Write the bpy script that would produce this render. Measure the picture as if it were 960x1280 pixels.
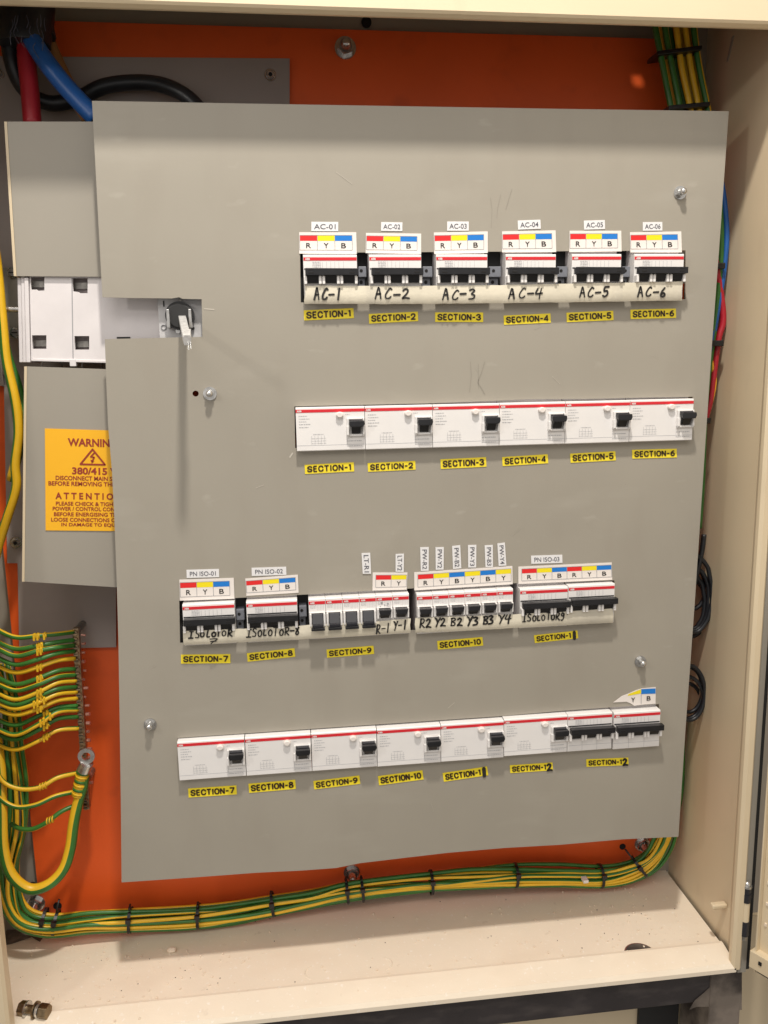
import bpy, bmesh, math, random
from mathutils import Vector, Matrix
random.seed(7)
for o in list(bpy.data.objects): bpy.data.objects.remove(o)
S = bpy.context.scene
COL = S.collection

# ------------------------------------------------------------------ camera
CAM = Vector((0.22379, -0.82055, 0.50213)); YAW, PITCH, ROLL, FPX = 0.11362, -0.17203, -0.01831, 1002.3
_cy, _sy, _cp, _sp = math.cos(YAW), math.sin(YAW), math.cos(PITCH), math.sin(PITCH)
FW = Vector((_sy*_cp, _cy*_cp, _sp)); _r = Vector((_cy, -_sy, 0)); _u = _r.cross(FW)
_cr, _sr = math.cos(ROLL), math.sin(ROLL)
RT = _r*_cr + _u*_sr; UP = _u*_cr - _r*_sr
cam = bpy.data.cameras.new('camera'); co = bpy.data.objects.new('camera', cam); COL.objects.link(co)
m = Matrix((RT, UP, -FW)).transposed().to_4x4(); m.translation = CAM; co.matrix_world = m
cam.sensor_fit = 'VERTICAL'; cam.sensor_height = 32; cam.lens = FPX*32/1280; cam.clip_start = 0.02; cam.clip_end = 60
S.camera = co
S.render.resolution_x, S.render.resolution_y = 768, 1024

# ------------------------------------------------------------------ light
S.view_settings.view_transform = 'Standard'; S.view_settings.look = 'None'
S.view_settings.exposure = 0.14; S.view_settings.gamma = 1.0
W = bpy.data.worlds.new('World'); S.world = W; W.use_nodes = True
bg = W.node_tree.nodes['Background']; bg.inputs[0].default_value = (1.0, 0.955, 0.91, 1); bg.inputs[1].default_value = 0.60
def lamp(name, loc, target, power, size, col, sy=None):
    l = bpy.data.lights.new(name, 'AREA'); l.energy = power; l.color = col
    l.shape = 'RECTANGLE' if sy else 'DISK'; l.size = size
    if sy: l.size_y = sy
    o = bpy.data.objects.new(name, l); COL.objects.link(o); o.location = loc
    o.rotation_euler = (Vector(target)-Vector(loc)).to_track_quat('-Z', 'Y').to_euler(); return o
lamp('key_lamp', (0.30, -0.60, 1.72), (0.32, -0.1, 0.35), 19.5, 0.08, (1.0, 0.94, 0.86))
lamp('room_lamp', (0.0, -2.1, 2.3), (0.33, 0, 0.4), 15, 1.5, (1.0, 0.96, 0.91), 0.8)
lamp('side_lamp', (-0.75, -0.95, 1.0), (0.33, 0, 0.35), 2.2, 0.09, (1.0, 0.95, 0.88))

# ------------------------------------------------------------------ helpers
def U(px, py, y):                       # photo pixel -> point on the plane Y=y
    v = FW + RT*((px-480)/FPX) + UP*((640-py)/FPX)
    return CAM + v*((y-CAM.y)/v.y)
def UZ(px, py, z):
    v = FW + RT*((px-480)/FPX) + UP*((640-py)/FPX)
    return CAM + v*((z-CAM.z)/v.z)

def mat(name, col, rough=0.5, metal=0.0, noise=0.0, nscale=40, bump=0.0, bscale=200, spec=0.5, coat=0, col2=None, bdist=0.001, nlo=0.35, nhi=0.7, detail=6):
    M = bpy.data.materials.new(name); M.use_nodes = True; nt = M.node_tree; b = nt.nodes['Principled BSDF']
    b.inputs['Base Color'].default_value = (*col, 1); b.inputs['Roughness'].default_value = rough
    b.inputs['Metallic'].default_value = metal; b.inputs['Specular IOR Level'].default_value = spec
    b.inputs['Coat Weight'].default_value = coat
    tc = nt.nodes.new('ShaderNodeTexCoord')
    if noise or col2:
        n = nt.nodes.new('ShaderNodeTexNoise'); n.inputs['Scale'].default_value = nscale; n.inputs['Detail'].default_value = detail
        nt.links.new(tc.outputs['Object'], n.inputs['Vector'])
        r = nt.nodes.new('ShaderNodeValToRGB'); r.color_ramp.elements[0].position = nlo; r.color_ramp.elements[1].position = nhi
        c2 = col2 if col2 else tuple(c*(1-noise) for c in col)
        r.color_ramp.elements[0].color = (*c2, 1); r.color_ramp.elements[1].color = (*col, 1)
        nt.links.new(n.outputs['Fac'], r.inputs['Fac']); nt.links.new(r.outputs['Color'], b.inputs['Base Color'])
        mr = nt.nodes.new('ShaderNodeMapRange'); mr.inputs['To Min'].default_value = max(0, rough-0.07); mr.inputs['To Max'].default_value = rough+0.08
        nt.links.new(n.outputs['Fac'], mr.inputs['Value']); nt.links.new(mr.outputs['Result'], b.inputs['Roughness'])
    if bump:
        n2 = nt.nodes.new('ShaderNodeTexNoise'); n2.inputs['Scale'].default_value = bscale; n2.inputs['Detail'].default_value = 3
        nt.links.new(tc.outputs['Object'], n2.inputs['Vector'])
        bp = nt.nodes.new('ShaderNodeBump'); bp.inputs['Strength'].default_value = bump; bp.inputs['Distance'].default_value = bdist
        nt.links.new(n2.outputs['Fac'], bp.inputs['Height']); nt.links.new(bp.outputs['Normal'], b.inputs['Normal'])
    return M

def add_layer(M, col, scale, lo, hi, detail=4, stretch=(1, 1, 1), fac=1.0, ntype='NOISE'):
    """one more stain / speck layer over the base colour"""
    nt = M.node_tree; b = nt.nodes['Principled BSDF']; inp = b.inputs['Base Color']
    mx = nt.nodes.new('ShaderNodeMix'); mx.data_type = 'RGBA'
    if inp.is_linked: nt.links.new(inp.links[0].from_socket, mx.inputs['A'])
    else: mx.inputs['A'].default_value = inp.default_value
    mx.inputs['B'].default_value = (*col, 1)
    tc = nt.nodes.new('ShaderNodeTexCoord'); mp = nt.nodes.new('ShaderNodeMapping'); mp.inputs['Scale'].default_value = stretch
    nt.links.new(tc.outputs['Object'], mp.inputs['Vector'])
    n = nt.nodes.new('ShaderNodeTexNoise'); n.inputs['Scale'].default_value = scale; n.inputs['Detail'].default_value = detail
    nt.links.new(mp.outputs['Vector'], n.inputs['Vector'])
    mr = nt.nodes.new('ShaderNodeMapRange'); mr.inputs['From Min'].default_value = lo; mr.inputs['From Max'].default_value = hi
    mr.inputs['To Max'].default_value = fac
    nt.links.new(n.outputs['Fac'], mr.inputs['Value']); nt.links.new(mr.outputs['Result'], mx.inputs['Factor'])
    nt.links.new(mx.outputs['Result'], inp)

M = {}
M['plate'] = mat('grey_paint', (0.355, 0.324, 0.268), 0.40, noise=0.09, nscale=3.2, bump=0.12, bscale=380, bdist=0.0004)
add_layer(M['plate'], (0.31, 0.278, 0.228), 22, 0.50, 0.72, 8, (1, 1, 0.35), 0.45)
add_layer(M['plate'], (0.44, 0.41, 0.35), 55, 0.66, 0.74, 6, (0.5, 1, 1), 0.30)
add_layer(M['plate'], (0.42, 0.39, 0.33), 9, 0.58, 0.8, 5, (1, 1, 3), 0.35)
add_layer(M['plate'], (0.25, 0.22, 0.18), 160, 0.74, 0.80, 3, (1, 1, 1), 0.35)
def wavy(M_, scale=5.0, dist=0.004, st=0.5):
    nt = M_.node_tree; b = nt.nodes['Principled BSDF']; tc = nt.nodes.new('ShaderNodeTexCoord'); n = nt.nodes.new('ShaderNodeTexNoise'); n.inputs['Scale'].default_value = scale; n.inputs['Detail'].default_value = 1.5
    nt.links.new(tc.outputs['Object'], n.inputs['Vector']); bp = nt.nodes.new('ShaderNodeBump'); bp.inputs['Strength'].default_value = st; bp.inputs['Distance'].default_value = dist
    nt.links.new(n.outputs['Fac'], bp.inputs['Height'])
    if b.inputs['Normal'].is_linked: nt.links.new(b.inputs['Normal'].links[0].from_socket, bp.inputs['Normal'])
    nt.links.new(bp.outputs['Normal'], b.inputs['Normal'])
wavy(M['plate'], 5.5, 0.006, 0.6)
M['plate2'] = mat('darker_grey_paint', (0.335, 0.306, 0.256), 0.45, noise=0.08, nscale=6, bump=0.1, bscale=500, bdist=0.0004)
M['cream'] = mat('cream_paint', (0.69, 0.57, 0.39), 0.38, noise=0.06, nscale=6, bump=0.15, bscale=700, bdist=0.0004)
M['floorpaint'] = mat('dusty_cream_paint', (0.84, 0.735, 0.59), 0.42, noise=0.06, nscale=10, bump=0.2, bscale=420, bdist=0.0004)
add_layer(M['floorpaint'], (0.93, 0.88, 0.82), 200, 0.63, 0.70, 4, fac=0.5)
add_layer(M['floorpaint'], (0.74, 0.62, 0.48), 9, 0.50, 0.70, 7, (1, 2, 1), fac=0.5)
add_layer(M['floorpaint'], (0.50, 0.40, 0.30), 60, 0.68, 0.78, 6, fac=0.5)
M['backgrey'] = mat('back_grey_paint', (0.36, 0.31, 0.285), 0.5, noise=0.12, nscale=8)
M['orange'] = mat('orange_paint', (0.86, 0.118, 0.014), 0.48, noise=0.12, nscale=9, bump=0.12, bscale=500, bdist=0.0004)
wavy(M['orange'], 7, 0.006, 0.6); wavy(M['cream'], 6, 0.004, 0.5)
add_layer(M['cream'], (0.50, 0.40, 0.27), 30, 0.60, 0.80, 7, (1, 1, .4), 0.35)
add_layer(M['orange'], (0.50, 0.07, 0.012), 26, 0.58, 0.75, 7, (1, 1, 1), 0.4)
M['white'] = mat('white_plastic', (0.80, 0.775, 0.755), 0.38, noise=0.03, nscale=60)
M['whiteish'] = mat('isolator_plastic', (0.74, 0.70, 0.70), 0.5, noise=0.07, nscale=45, bump=0.15, bscale=600, bdist=0.0004)
M['red'] = mat('red_print', (0.66, 0.018, 0.028), 0.4)
M['black'] = mat('black_plastic', (0.012, 0.012, 0.014), 0.32, noise=0.3, nscale=120)
M['darkgrey'] = mat('dark_grey_plastic', (0.015, 0.015, 0.020), 0.45)
M['auxgrey'] = mat('blue_grey_plastic', (0.20, 0.21, 0.24), 0.5, noise=0.2, nscale=90)
M['shadowgap'] = mat('rubber_and_gap_black', (0.02, 0.02, 0.02), 0.7)  # rubber parts, plus flat black painted in for unlit gaps
M['ink'] = mat('black_ink', (0.02, 0.018, 0.016), 0.5)
M['brownink'] = mat('brown_ink', (0.045, 0.022, 0.008), 0.5)
M['redink'] = mat('dark_red_ink', (0.30, 0.03, 0.015), 0.5)
M['greyink'] = mat('grey_print', (0.33, 0.33, 0.34), 0.5)
M['palegreyink'] = mat('pale_grey_print', (0.47, 0.47, 0.48), 0.5)
M['yellow'] = mat('yellow_sticker', (0.93, 0.74, 0.03), 0.35, noise=0.06, nscale=30)
M['amber'] = mat('amber_sticker', (0.90, 0.46, 0.012), 0.4, noise=0.04, nscale=20)
M['paper'] = mat('white_paper', (0.82, 0.76, 0.71), 0.55, noise=0.03, nscale=60)
M['bluew'] = mat('white_label', (0.78, 0.77, 0.77), 0.5)
M['sred'] = mat('strip_red', (0.75, 0.02, 0.02), 0.4); M['syel'] = mat('strip_yellow', (0.88, 0.72, 0.01), 0.4); M['sblu'] = mat('strip_blue', (0.01, 0.19, 0.62), 0.4)
M['tape'] = mat('masking_tape', (0.76, 0.70, 0.56), 0.55, noise=0.14, nscale=28, bump=0.3, bscale=160, bdist=0.001)
add_layer(M['tape'], (0.45, 0.42, 0.36), 30, 0.55, 0.75, 4, (1, 1, 0.2), 0.6)
M['steel'] = mat('zinc_steel', (0.74, 0.73, 0.71), 0.24, metal=0.9, noise=0.35, nscale=150)
M['brightsteel'] = mat('worn_bright_steel', (0.80, 0.79, 0.77), 0.35, metal=0.35, noise=0.25, nscale=220)
M['dullsteel'] = mat('dull_steel', (0.38, 0.36, 0.33), 0.42, metal=0.85, noise=0.4, nscale=120)
M['brass'] = mat('tarnished_brass', (0.50, 0.37, 0.23), 0.38, metal=0.9, noise=0.5, nscale=160)
M['copper'] = mat('tinned_copper', (0.75, 0.40, 0.33), 0.35, metal=0.8)
M['hole'] = mat('hole_black', (0.006, 0.005, 0.005), 0.8)
M['wy'] = mat('wire_yellow', (0.83, 0.50, 0.02), 0.36, noise=0.12, nscale=50)
M['wg'] = mat('wire_green', (0.045, 0.19, 0.03), 0.36, noise=0.25, nscale=60)
M['cred'] = mat('cable_red', (0.42, 0.012, 0.025), 0.42, noise=0.15, nscale=40)
M['cblue'] = mat('cable_blue', (0.012, 0.10, 0.36), 0.42, noise=0.15, nscale=40)
M['cbrown'] = mat('cable_brown', (0.26, 0.12, 0.035), 0.5)
M['cblack'] = mat('cable_black', (0.018, 0.020, 0.024), 0.40, noise=0.3, nscale=60)
M['tie'] = mat('nylon_black', (0.01, 0.01, 0.011), 0.35)
M['stand'] = mat('dark_stand_paint', (0.050, 0.042, 0.044), 0.5, noise=0.35, nscale=14, bump=0.3, bscale=150)
add_layer(M['stand'], (0.10, 0.085, 0.08), 25, 0.5, 0.75, 6, (1, 1, 3), 0.6)
M['weld'] = mat('smeared_primer', (0.20, 0.165, 0.135), 0.6, col2=(0.045, 0.035, 0.03), nscale=16, bump=0.7, bscale=60, bdist=0.002, nlo=0.38, nhi=0.52)
M['dirt'] = mat('dark_dirt', (0.26, 0.20, 0.16), 0.9, noise=0.6, nscale=90, bump=0.6, bscale=150)
M['crumb'] = mat('plaster_crumb', (0.78, 0.66, 0.52), 0.8)
M['grit'] = mat('dark_grit', (0.10, 0.07, 0.05), 0.8)
M['wall'] = mat('beige_wall', (0.56, 0.50, 0.41), 0.7, noise=0.06, nscale=4)
M['ground'] = mat('concrete_floor', (0.30, 0.28, 0.25), 0.6, noise=0.2, nscale=6)
M['cloudy'] = mat('tape_residue', (0.43, 0.41, 0.37), 0.25)
M['weather'] = mat('bolt_bronze', (0.30, 0.22, 0.13), 0.38, metal=1.0, noise=0.4, nscale=200)
M['pencil'] = mat('pencil_mark', (0.295, 0.268, 0.222), 0.6)
M['scuff2'] = mat('faint_scratch', (0.40, 0.37, 0.31), 0.5)
M['scuff'] = mat('paint_scratch', (0.52, 0.48, 0.41), 0.5)

class MB:
    def __init__(s): s.v = []; s.f = []; s.mi = []; s.ms = []; s.sm = []
    def mid(s, m):
        if m not in s.ms: s.ms.append(m)
        return s.ms.index(m)
    def face(s, pts, m, smooth=False):
        b = len(s.v); s.v += [tuple(p) for p in pts]; s.f.append(tuple(range(b, b+len(pts)))); s.mi.append(s.mid(m)); s.sm.append(smooth); return s
    def raw(s, vs, fs, m, smooth=False):
        b = len(s.v); s.v += [tuple(p) for p in vs]; k = s.mid(m)
        for f in fs: s.f.append(tuple(i+b for i in f)); s.mi.append(k); s.sm.append(smooth)
        return s
    def hexa(s, p, m):   # 8 points: bottom 4 ccw, top 4
        return s.raw(p, [(0,3,2,1),(4,5,6,7),(0,1,5,4),(1,2,6,5),(2,3,7,6),(3,0,4,7)], m)
    def box(s, x0, x1, y0, y1, z0, z1, m):
        return s.hexa([(x0,y0,z0),(x1,y0,z0),(x1,y1,z0),(x0,y1,z0),(x0,y0,z1),(x1,y0,z1),(x1,y1,z1),(x0,y1,z1)], m)
    def prism(s, poly, y0, y1, m):   # polygon in XZ extruded along Y (poly ccw seen from -Y)
        n = len(poly)
        vs = [(x, y0, z) for x, z in poly]+[(x, y1, z) for x, z in poly]
        fs = [tuple(range(n)), tuple(range(2*n-1, n-1, -1))]+[((i+1) % n, i, i+n, (i+1) % n+n) for i in range(n)]
        return s.raw(vs, fs, m)
    def cyl(s, a, b, r, m, n=16, r2=None, cap=True, rot=0):
        a = Vector(a); b = Vector(b); t = (b-a).normalized(); r2 = r if r2 is None else r2
        q = t.orthogonal().normalized()
        if abs(t.y) > 0.99: q = Vector((1, 0, 0))
        w = t.cross(q); vs = []
        for c, rr in ((a, r), (b, r2)):
            for i in range(n):
                A = 2*math.pi*i/n+rot; vs.append(c+(q*math.cos(A)+w*math.sin(A))*rr)
        k = s.raw(vs, [(i, (i+1) % n, (i+1) % n+n, i+n) for i in range(n)], m, n > 8)
        if cap: s.raw(vs[:n], [tuple(range(n-1, -1, -1))], m); s.raw(vs[n:], [tuple(range(n))], m)
        return s
    def tube(s, pts, r, ms, n=8, stripe=None, twist=0.0, phase=0.0, cap=True):
        """swept tube; with stripe=(mA,mB) the faces alternate in two bands round the core, twisting along it"""
        N = len(pts); pts = [Vector(p) for p in pts]
        t0 = (pts[1]-pts[0]).normalized(); q = t0.orthogonal().normalized(); b = len(s.v); L = 0
        rings = []
        for i, p in enumerate(pts):
            t = (pts[min(i+1, N-1)]-pts[max(i-1, 0)]).normalized()
            q = (q-t*q.dot(t)).normalized(); w = t.cross(q)
            if i: L += (p-pts[i-1]).length
            rr = r(i/(N-1)) if callable(r) else r
            a0 = phase+twist*L
            for j in range(n):
                A = 2*math.pi*j/n+a0; s.v.append(tuple(p+(q*math.cos(A)+w*math.sin(A))*rr))
        for i in range(N-1):
            for j in range(n):
                s.f.append((b+i*n+j, b+i*n+(j+1) % n, b+(i+1)*n+(j+1) % n, b+(i+1)*n+j))
                if stripe: mm = stripe[0] if (j % n) < round(n*0.38) else stripe[1]
                else: mm = ms
                s.mi.append(s.mid(mm)); s.sm.append(True)
        if cap:
            mm = stripe[0] if stripe else ms
            s.f.append(tuple(b+j for j in range(n-1, -1, -1))); s.mi.append(s.mid(mm)); s.sm.append(False)
            s.f.append(tuple(b+(N-1)*n+j for j in range(n))); s.mi.append(s.mid(mm)); s.sm.append(False)
        return s
    def ball(s, c, r, m, sx=1, sy=1, sz=1, n=10, k=6, jit=0):
        vs = []
        for i in range(k+1):
            a = math.pi*i/k
            for j in range(n):
                b_ = 2*math.pi*j/n; q = 1+random.uniform(-jit, jit)
                vs.append((c[0]+r*sx*q*math.sin(a)*math.cos(b_), c[1]+r*sy*q*math.sin(a)*math.sin(b_), c[2]+r*sz*q*math.cos(a)))
        fs = [(i*n+j, (i+1)*n+j, (i+1)*n+(j+1) % n, i*n+(j+1) % n) for i in range(k) for j in range(n)]
        return s.raw(vs, fs, m, jit == 0)
    def build(s, name, parent=None, label=None, bevel=0, **kw):
        me = bpy.data.meshes.new(name); off = parent_world(parent) if parent else Vector((0, 0, 0))
        if kw.pop('local', False): off = Vector((0, 0, 0))
        me.from_pydata([tuple(Vector(v)-off) for v in s.v], [], s.f)
        for m_ in s.ms: me.materials.append(M[m_])
        me.polygons.foreach_set('material_index', s.mi); me.polygons.foreach_set('use_smooth', s.sm); me.update()
        o = bpy.data.objects.new(name, me); COL.objects.link(o)
        if parent: o.parent = parent
        if label: o['label'] = label
        for k, v in kw.items(): o[k] = v
        if bevel:
            bm_ = bmesh.new(); bm_.from_mesh(me); bmesh.ops.remove_doubles(bm_, verts=bm_.verts, dist=1e-6); bm_.to_mesh(me); bm_.free()
            b = o.modifiers.new('bevel', 'BEVEL'); b.width = bevel; b.segments = 2; b.limit_method = 'ANGLE'; b.angle_limit = 0.7
        return o

def parent_world(p):
    v = Vector((0, 0, 0))
    while p is not None: v += p.location; p = p.parent
    return v
def thing(name, label, cat, loc=(0, 0, 0), group=None):
    o = bpy.data.objects.new(name, None); COL.objects.link(o); o.location = loc; o.empty_display_size = 0.02
    o['label'] = label; o['category'] = cat
    if group: o['group'] = group
    return o
def tag(o, label, cat, group=None):
    o['label'] = label; o['category'] = cat
    if group: o['group'] = group
    return o
def copy_tree(o, parent=None):
    c = o.copy(); COL.objects.link(c)
    if parent is not None: c.parent = parent
    for ch in list(o.children): copy_tree(ch, c)
    return c

def smooth(pts, k=6):
    P = [Vector(p) for p in pts]; P = [P[0]*2-P[1]]+P+[P[-1]*2-P[-2]]; out = []
    for i in range(1, len(P)-2):
        for j in range(k):
            t = j/k; a, b, c, d = P[i-1], P[i], P[i+1], P[i+2]
            out.append(0.5*((2*b)+(c-a)*t+(2*a-5*b+4*c-d)*t*t+(3*b-a-3*c+d)*t**3))
    out.append(P[-2]); return out
def path(pts, k=6): return smooth([U(*p) for p in pts], k)

_tc = {}
def textmesh(s, bold=0.0):
    key = (s, bold)
    if key in _tc: return _tc[key]
    cu = bpy.data.curves.new('t', 'FONT'); cu.body = s; cu.size = 1; cu.offset = bold; cu.resolution_u = 3; cu.fill_mode = 'FRONT'
    o = bpy.data.objects.new('t', cu); COL.objects.link(o); dg = bpy.context.evaluated_depsgraph_get(); dg.update()
    me = o.evaluated_get(dg).to_mesh(); vs = [(v.co.x, v.co.y) for v in me.vertices]; fs = [tuple(p.vertices) for p in me.polygons]
    o.evaluated_get(dg).to_mesh_clear(); bpy.data.objects.remove(o); bpy.data.curves.remove(cu)
    x0 = min(v[0] for v in vs); x1 = max(v[0] for v in vs); y0 = min(v[1] for v in vs); y1 = max(v[1] for v in vs)
    _tc[key] = ([((x-x0)/(x1-x0), (y-y0)/(y1-y0)) for x, y in vs], fs); return _tc[key]

class Sheet:
    """a flat sticker: four photo corners TL TR BR BL laid on the plane Y=y; content in unit (u right, v up)"""
    def __init__(s, c, y, paper, thick=0.0003):
        s.P = [U(px, py, y) for px, py in c]; s.y = y; s.mb = MB()
        a = [s.at(u, v) for u, v in ((0,0),(1,0),(1,1),(0,1))]
        s.mb.hexa([a[0], a[1], a[1]+Vector((0,thick,0)), a[0]+Vector((0,thick,0)), a[3], a[2], a[2]+Vector((0,thick,0)), a[3]+Vector((0,thick,0))], paper)
    def at(s, u, v, lift=0.0):
        TL, TR, BR, BL = s.P; p = (BL*(1-u)+BR*u)*(1-v)+(TL*(1-u)+TR*u)*v; return p+Vector((0, -lift, 0))
    def rect(s, u0, u1, v0, v1, m, lift=0.00012):
        s.mb.face([s.at(u0,v0,lift), s.at(u1,v0,lift), s.at(u1,v1,lift), s.at(u0,v1,lift)], m)
    def text(s, t, u0, u1, v0, v1, m, bold=0.0, lift=0.0003):
        vs, fs = textmesh(t, bold); s.mb.raw([s.at(u0+(u1-u0)*x, v0+(v1-v0)*y, lift) for x, y in vs], fs, m)

def lr(L, R, h):   # left centre, right centre, height -> corners
    dx, dy = R[0]-L[0], R[1]-L[1]; n = math.hypot(dx, dy); nx, ny = dy/n*h/2, -dx/n*h/2
    return [(L[0]+nx, L[1]+ny), (R[0]+nx, R[1]+ny), (R[0]-nx, R[1]-ny), (L[0]-nx, L[1]-ny)]

# ================================================================== SETTING
XR, XL, ZB, ZT, YF, YB = 0.712, -0.150, -0.172, 0.8125, -0.0526, 0.1215
LAMPP = Vector((0.30, -0.60, 1.72))
MB().box(-6, 6, -5, 3.0, -1.02, -1.0, 'ground').build('ground', kind='structure')
MB().box(-4, 4, 0.62, 0.70, -0.999, 2.6, 'wall').build('wall', kind='structure')

# ================================================================== ENCLOSURE
enc = thing('electrical_enclosure', 'large cream painted steel electrical enclosure with its door open, around the orange mounting plate', 'cabinet', (0.3, 0, ZB))
MB().box(XL, XR+0.004, YB, YB+0.002, ZB-0.002, 0.93, 'plate2').build('back_wall', enc)
# bottom pan: sheet, low ridge, sloped front edge, turned-down lip
fl = MB()
prof = [(YB, ZB), (-0.018, ZB), (-0.0215, ZB+0.0030), (-0.025, ZB+0.0036), (YF, ZB-0.0015), (YF-0.003, ZB-0.006), (YF-0.003, ZB-0.011), (YF+0.01, ZB-0.011), (YB, ZB-0.006)]
for i in range(len(prof)):
    a = prof[i]; b = prof[(i+1) % len(prof)]
    fl.face([(XL, a[0], a[1]), (XL, b[0], b[1]), (XR-0.004, b[0], b[1]), (XR-0.004, a[0], a[1])], 'floorpaint', False)
fl.build('bottom_pan', enc)
# embossed knock-out groove in the bottom pan
g = MB()
for cx, sg in ((UZ(381, 1217, ZB), -1), (UZ(490, 1204, ZB), 1)):
    pp = []
    for k in range(9):
        a = math.radians(-70+140*k/8); pp.append(Vector((cx.x+sg*(0.012*math.cos(a)-0.012), cx.y+0.011*math.sin(a), ZB+0.0002)))
    g = MB(); g.tube(pp, lambda t: 0.0007*math.sin(math.pi*min(max(t, .05), .95))+.0001, 'floorpaint', 6); g.build('knockout_groove', enc)

ho = UZ(801, 1193, ZB)
def disc(r_, z_, m_, nm):
    pp = [(ho.x+r_*math.cos(k*math.pi/16), max(ho.y+r_*math.sin(k*math.pi/16), -0.0195), z_) for k in range(32)]
    MB().face(pp, m_).build(nm, enc)
disc(0.0185, ZB+0.0005, 'steel', 'gland_hole_rim'); disc(0.0168, ZB+0.0011, 'weld', 'gland_hole')
# dirty rear left corner of the pan
random.seed(3)
d = MB()
cs = [UZ(x, y, ZB) for x, y in ((4,1160),(20,1160),(45,1160),(70,1163),(66,1169),(54,1172),(50,1178),(40,1172),(28,1176),(16,1180),(7,1182))]
d.raw([(p.x, p.y, ZB+0.0006) for p in cs], [tuple(range(len(cs)))], 'dirt'); d.build('dirt_patch', enc)
# right wall with folded rim
rw = MB()
rp = [(XR, YB), (XR, -0.032), (XR-0.003, -0.038), (XR-0.003, -0.046), (XR-0.0105, -0.049), (XR-0.0105, YF), (XR-0.008, YF-0.0035), (XR-0.001, YF-0.0035), (XR+0.002, YF), (XR+0.004, YB)]
# wall first, rim turned toward the opening
rp = [(XR, YB), (XR, -0.030), (XR-0.0045, -0.040), (XR-0.009, -0.0475), (XR-0.009, YF), (XR-0.006, YF-0.003), (XR, YF-0.003), (XR+0.003, YF), (XR+0.003, YB)]
for i in range(len(rp)):
    a = rp[i]; b = rp[(i+1) % len(rp)]
    rw.face([(a[0], a[1], ZB-0.008), (b[0], b[1], ZB-0.008), (b[0], b[1], 0.93), (a[0], a[1], 0.93)], 'cream')
rw.build('side_wall', enc, label='right side wall of the enclosure with a folded bright rim')
lw = MB()
lw.box(XL-0.003, XL, YF+0.004, YB, ZB-0.008, 0.93, 'cream')
xl = -0.0875
lpf = [(XL-0.003, YF), (XL-0.003, YF-0.003), (xl-0.003, YF-0.003), (xl, YF), (xl, YF+0.012), (xl-0.003, YF+0.012), (xl-0.003, YF+0.0015)]
for i in range(len(lpf)):
    a = lpf[i]; b = lpf[(i+1) % len(lpf)]
    lw.face([(a[0], a[1], ZB-0.008), (b[0], b[1], ZB-0.008), (b[0], b[1], 0.93), (a[0], a[1], 0.93)], 'cream')
lw.build('side_wall', enc, label='left side wall of the enclosure with its front rim')
# roof with a small slot that lets a spot of light through
pt = U(797, 101, 0.110); t = (0.905-LAMPP.z)/(pt.z-LAMPP.z); hx = LAMPP.x+(pt.x-LAMPP.x)*t; hy = LAMPP.y+(pt.y-LAMPP.y)*t
rf = MB(); a, b = 0.0055, 0.0028
for x0, x1, y0, y1 in ((XL, hx-a, YF+0.002, YB), (hx+a, XR, YF+0.002, YB), (hx-a, hx+a, YF+0.002, hy-b), (hx-a, hx+a, hy+b, YB)):
    rf.box(x0, x1, y0, y1, 0.904, 0.906, 'cream')
rf.build('roof_panel', enc)
tp = MB()
prof = [(YF+0.004, ZT+0.0005), (YF, ZT), (YF-0.005, ZT+0.0018), (YF-0.0065, ZT+0.004), (YF-0.0065, 0.95), (YF+0.001, 0.95), (YF+0.001, ZT+0.012)]
for i in range(len(prof)):
    a = prof[i]; b = prof[(i+1) % len(prof)]
    tp.face([(-0.30, a[0], a[1]), (-0.30, b[0], b[1]), (0.9, b[0], b[1]), (0.9, a[0], a[1])], 'cream')
tp.build('front_canopy', enc)
# clip tab on the right wall
c = U(897, 1131, 0.0)
def onwall(px, py):
    v = FW + RT*((px-480)/FPX) + UP*((640-py)/FPX); return CAM+v*((XR-CAM.x)/v.x)
a = onwall(883, 1131); b = onwall(909, 1134)
MB().box(XR-0.019, XR-0.0004, b.y-0.002, b.y+0.006, b.z-0.001, b.z+0.005, 'cream').build('wall_tab', enc, bevel=0.0018)
p = onwall(911, 64)
MB().hexa([(XR-0.001, p.y-0.001, p.z-0.010), (XR, p.y-0.001, p.z-0.010), (XR, p.y+0.002, p.z-0.010), (XR-0.001, p.y+0.002, p.z-0.010),
           (XR-0.001, p.y-0.010, p.z+0.012), (XR, p.y-0.010, p.z+0.012), (XR, p.y-0.006, p.z+0.012), (XR-0.001, p.y-0.006, p.z+0.012)], 'plate').build('light_streak', enc)  # streak of light on the wall, drawn as a grey sliver
h = U(458, 28, YB-0.001); MB().cyl((h.x, YB-0.0006, h.z), (h.x, YB-0.002, h.z), 0.0055, 'hole', 20).build('rear_hole', enc)
# outer frame strip and hinge beside the right rim
o_ = MB(); o_.box(XR+0.0035, XR+0.0135, YF+0.006, YF+0.012, ZB-0.02, 0.93, 'plate2'); o_.box(XR+0.0135, XR+0.0200, YF+0.010, YF+0.016, ZB-0.02, 0.93, 'shadowgap')  # second box is black painted in for the shaded gap at the door
o_.build('outer_frame_strip', enc)
hp = U(934, 1140, YF-0.004); hg = MB(); X, Y = hp.x, YF-0.0005
zt_ = U(936, 1106, YF).z
hg.cyl((X, Y, zt_-0.010), (X, Y, zt_-0.002), 0.0042, 'darkgrey', 14); hg.cyl((X, Y, zt_-0.002), (X, Y, zt_+0.0005), 0.0052, 'steel', 14); hg.ball((X, Y, zt_+0.001), 0.0040, 'steel', n=12)
hg.cyl((X, Y, zt_-0.020), (X, Y, zt_-0.010), 0.0050, 'darkgrey', 14); hg.cyl((X, Y, zt_-0.044), (X, Y, zt_-0.020), 0.0044, 'cream', 14)
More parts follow.
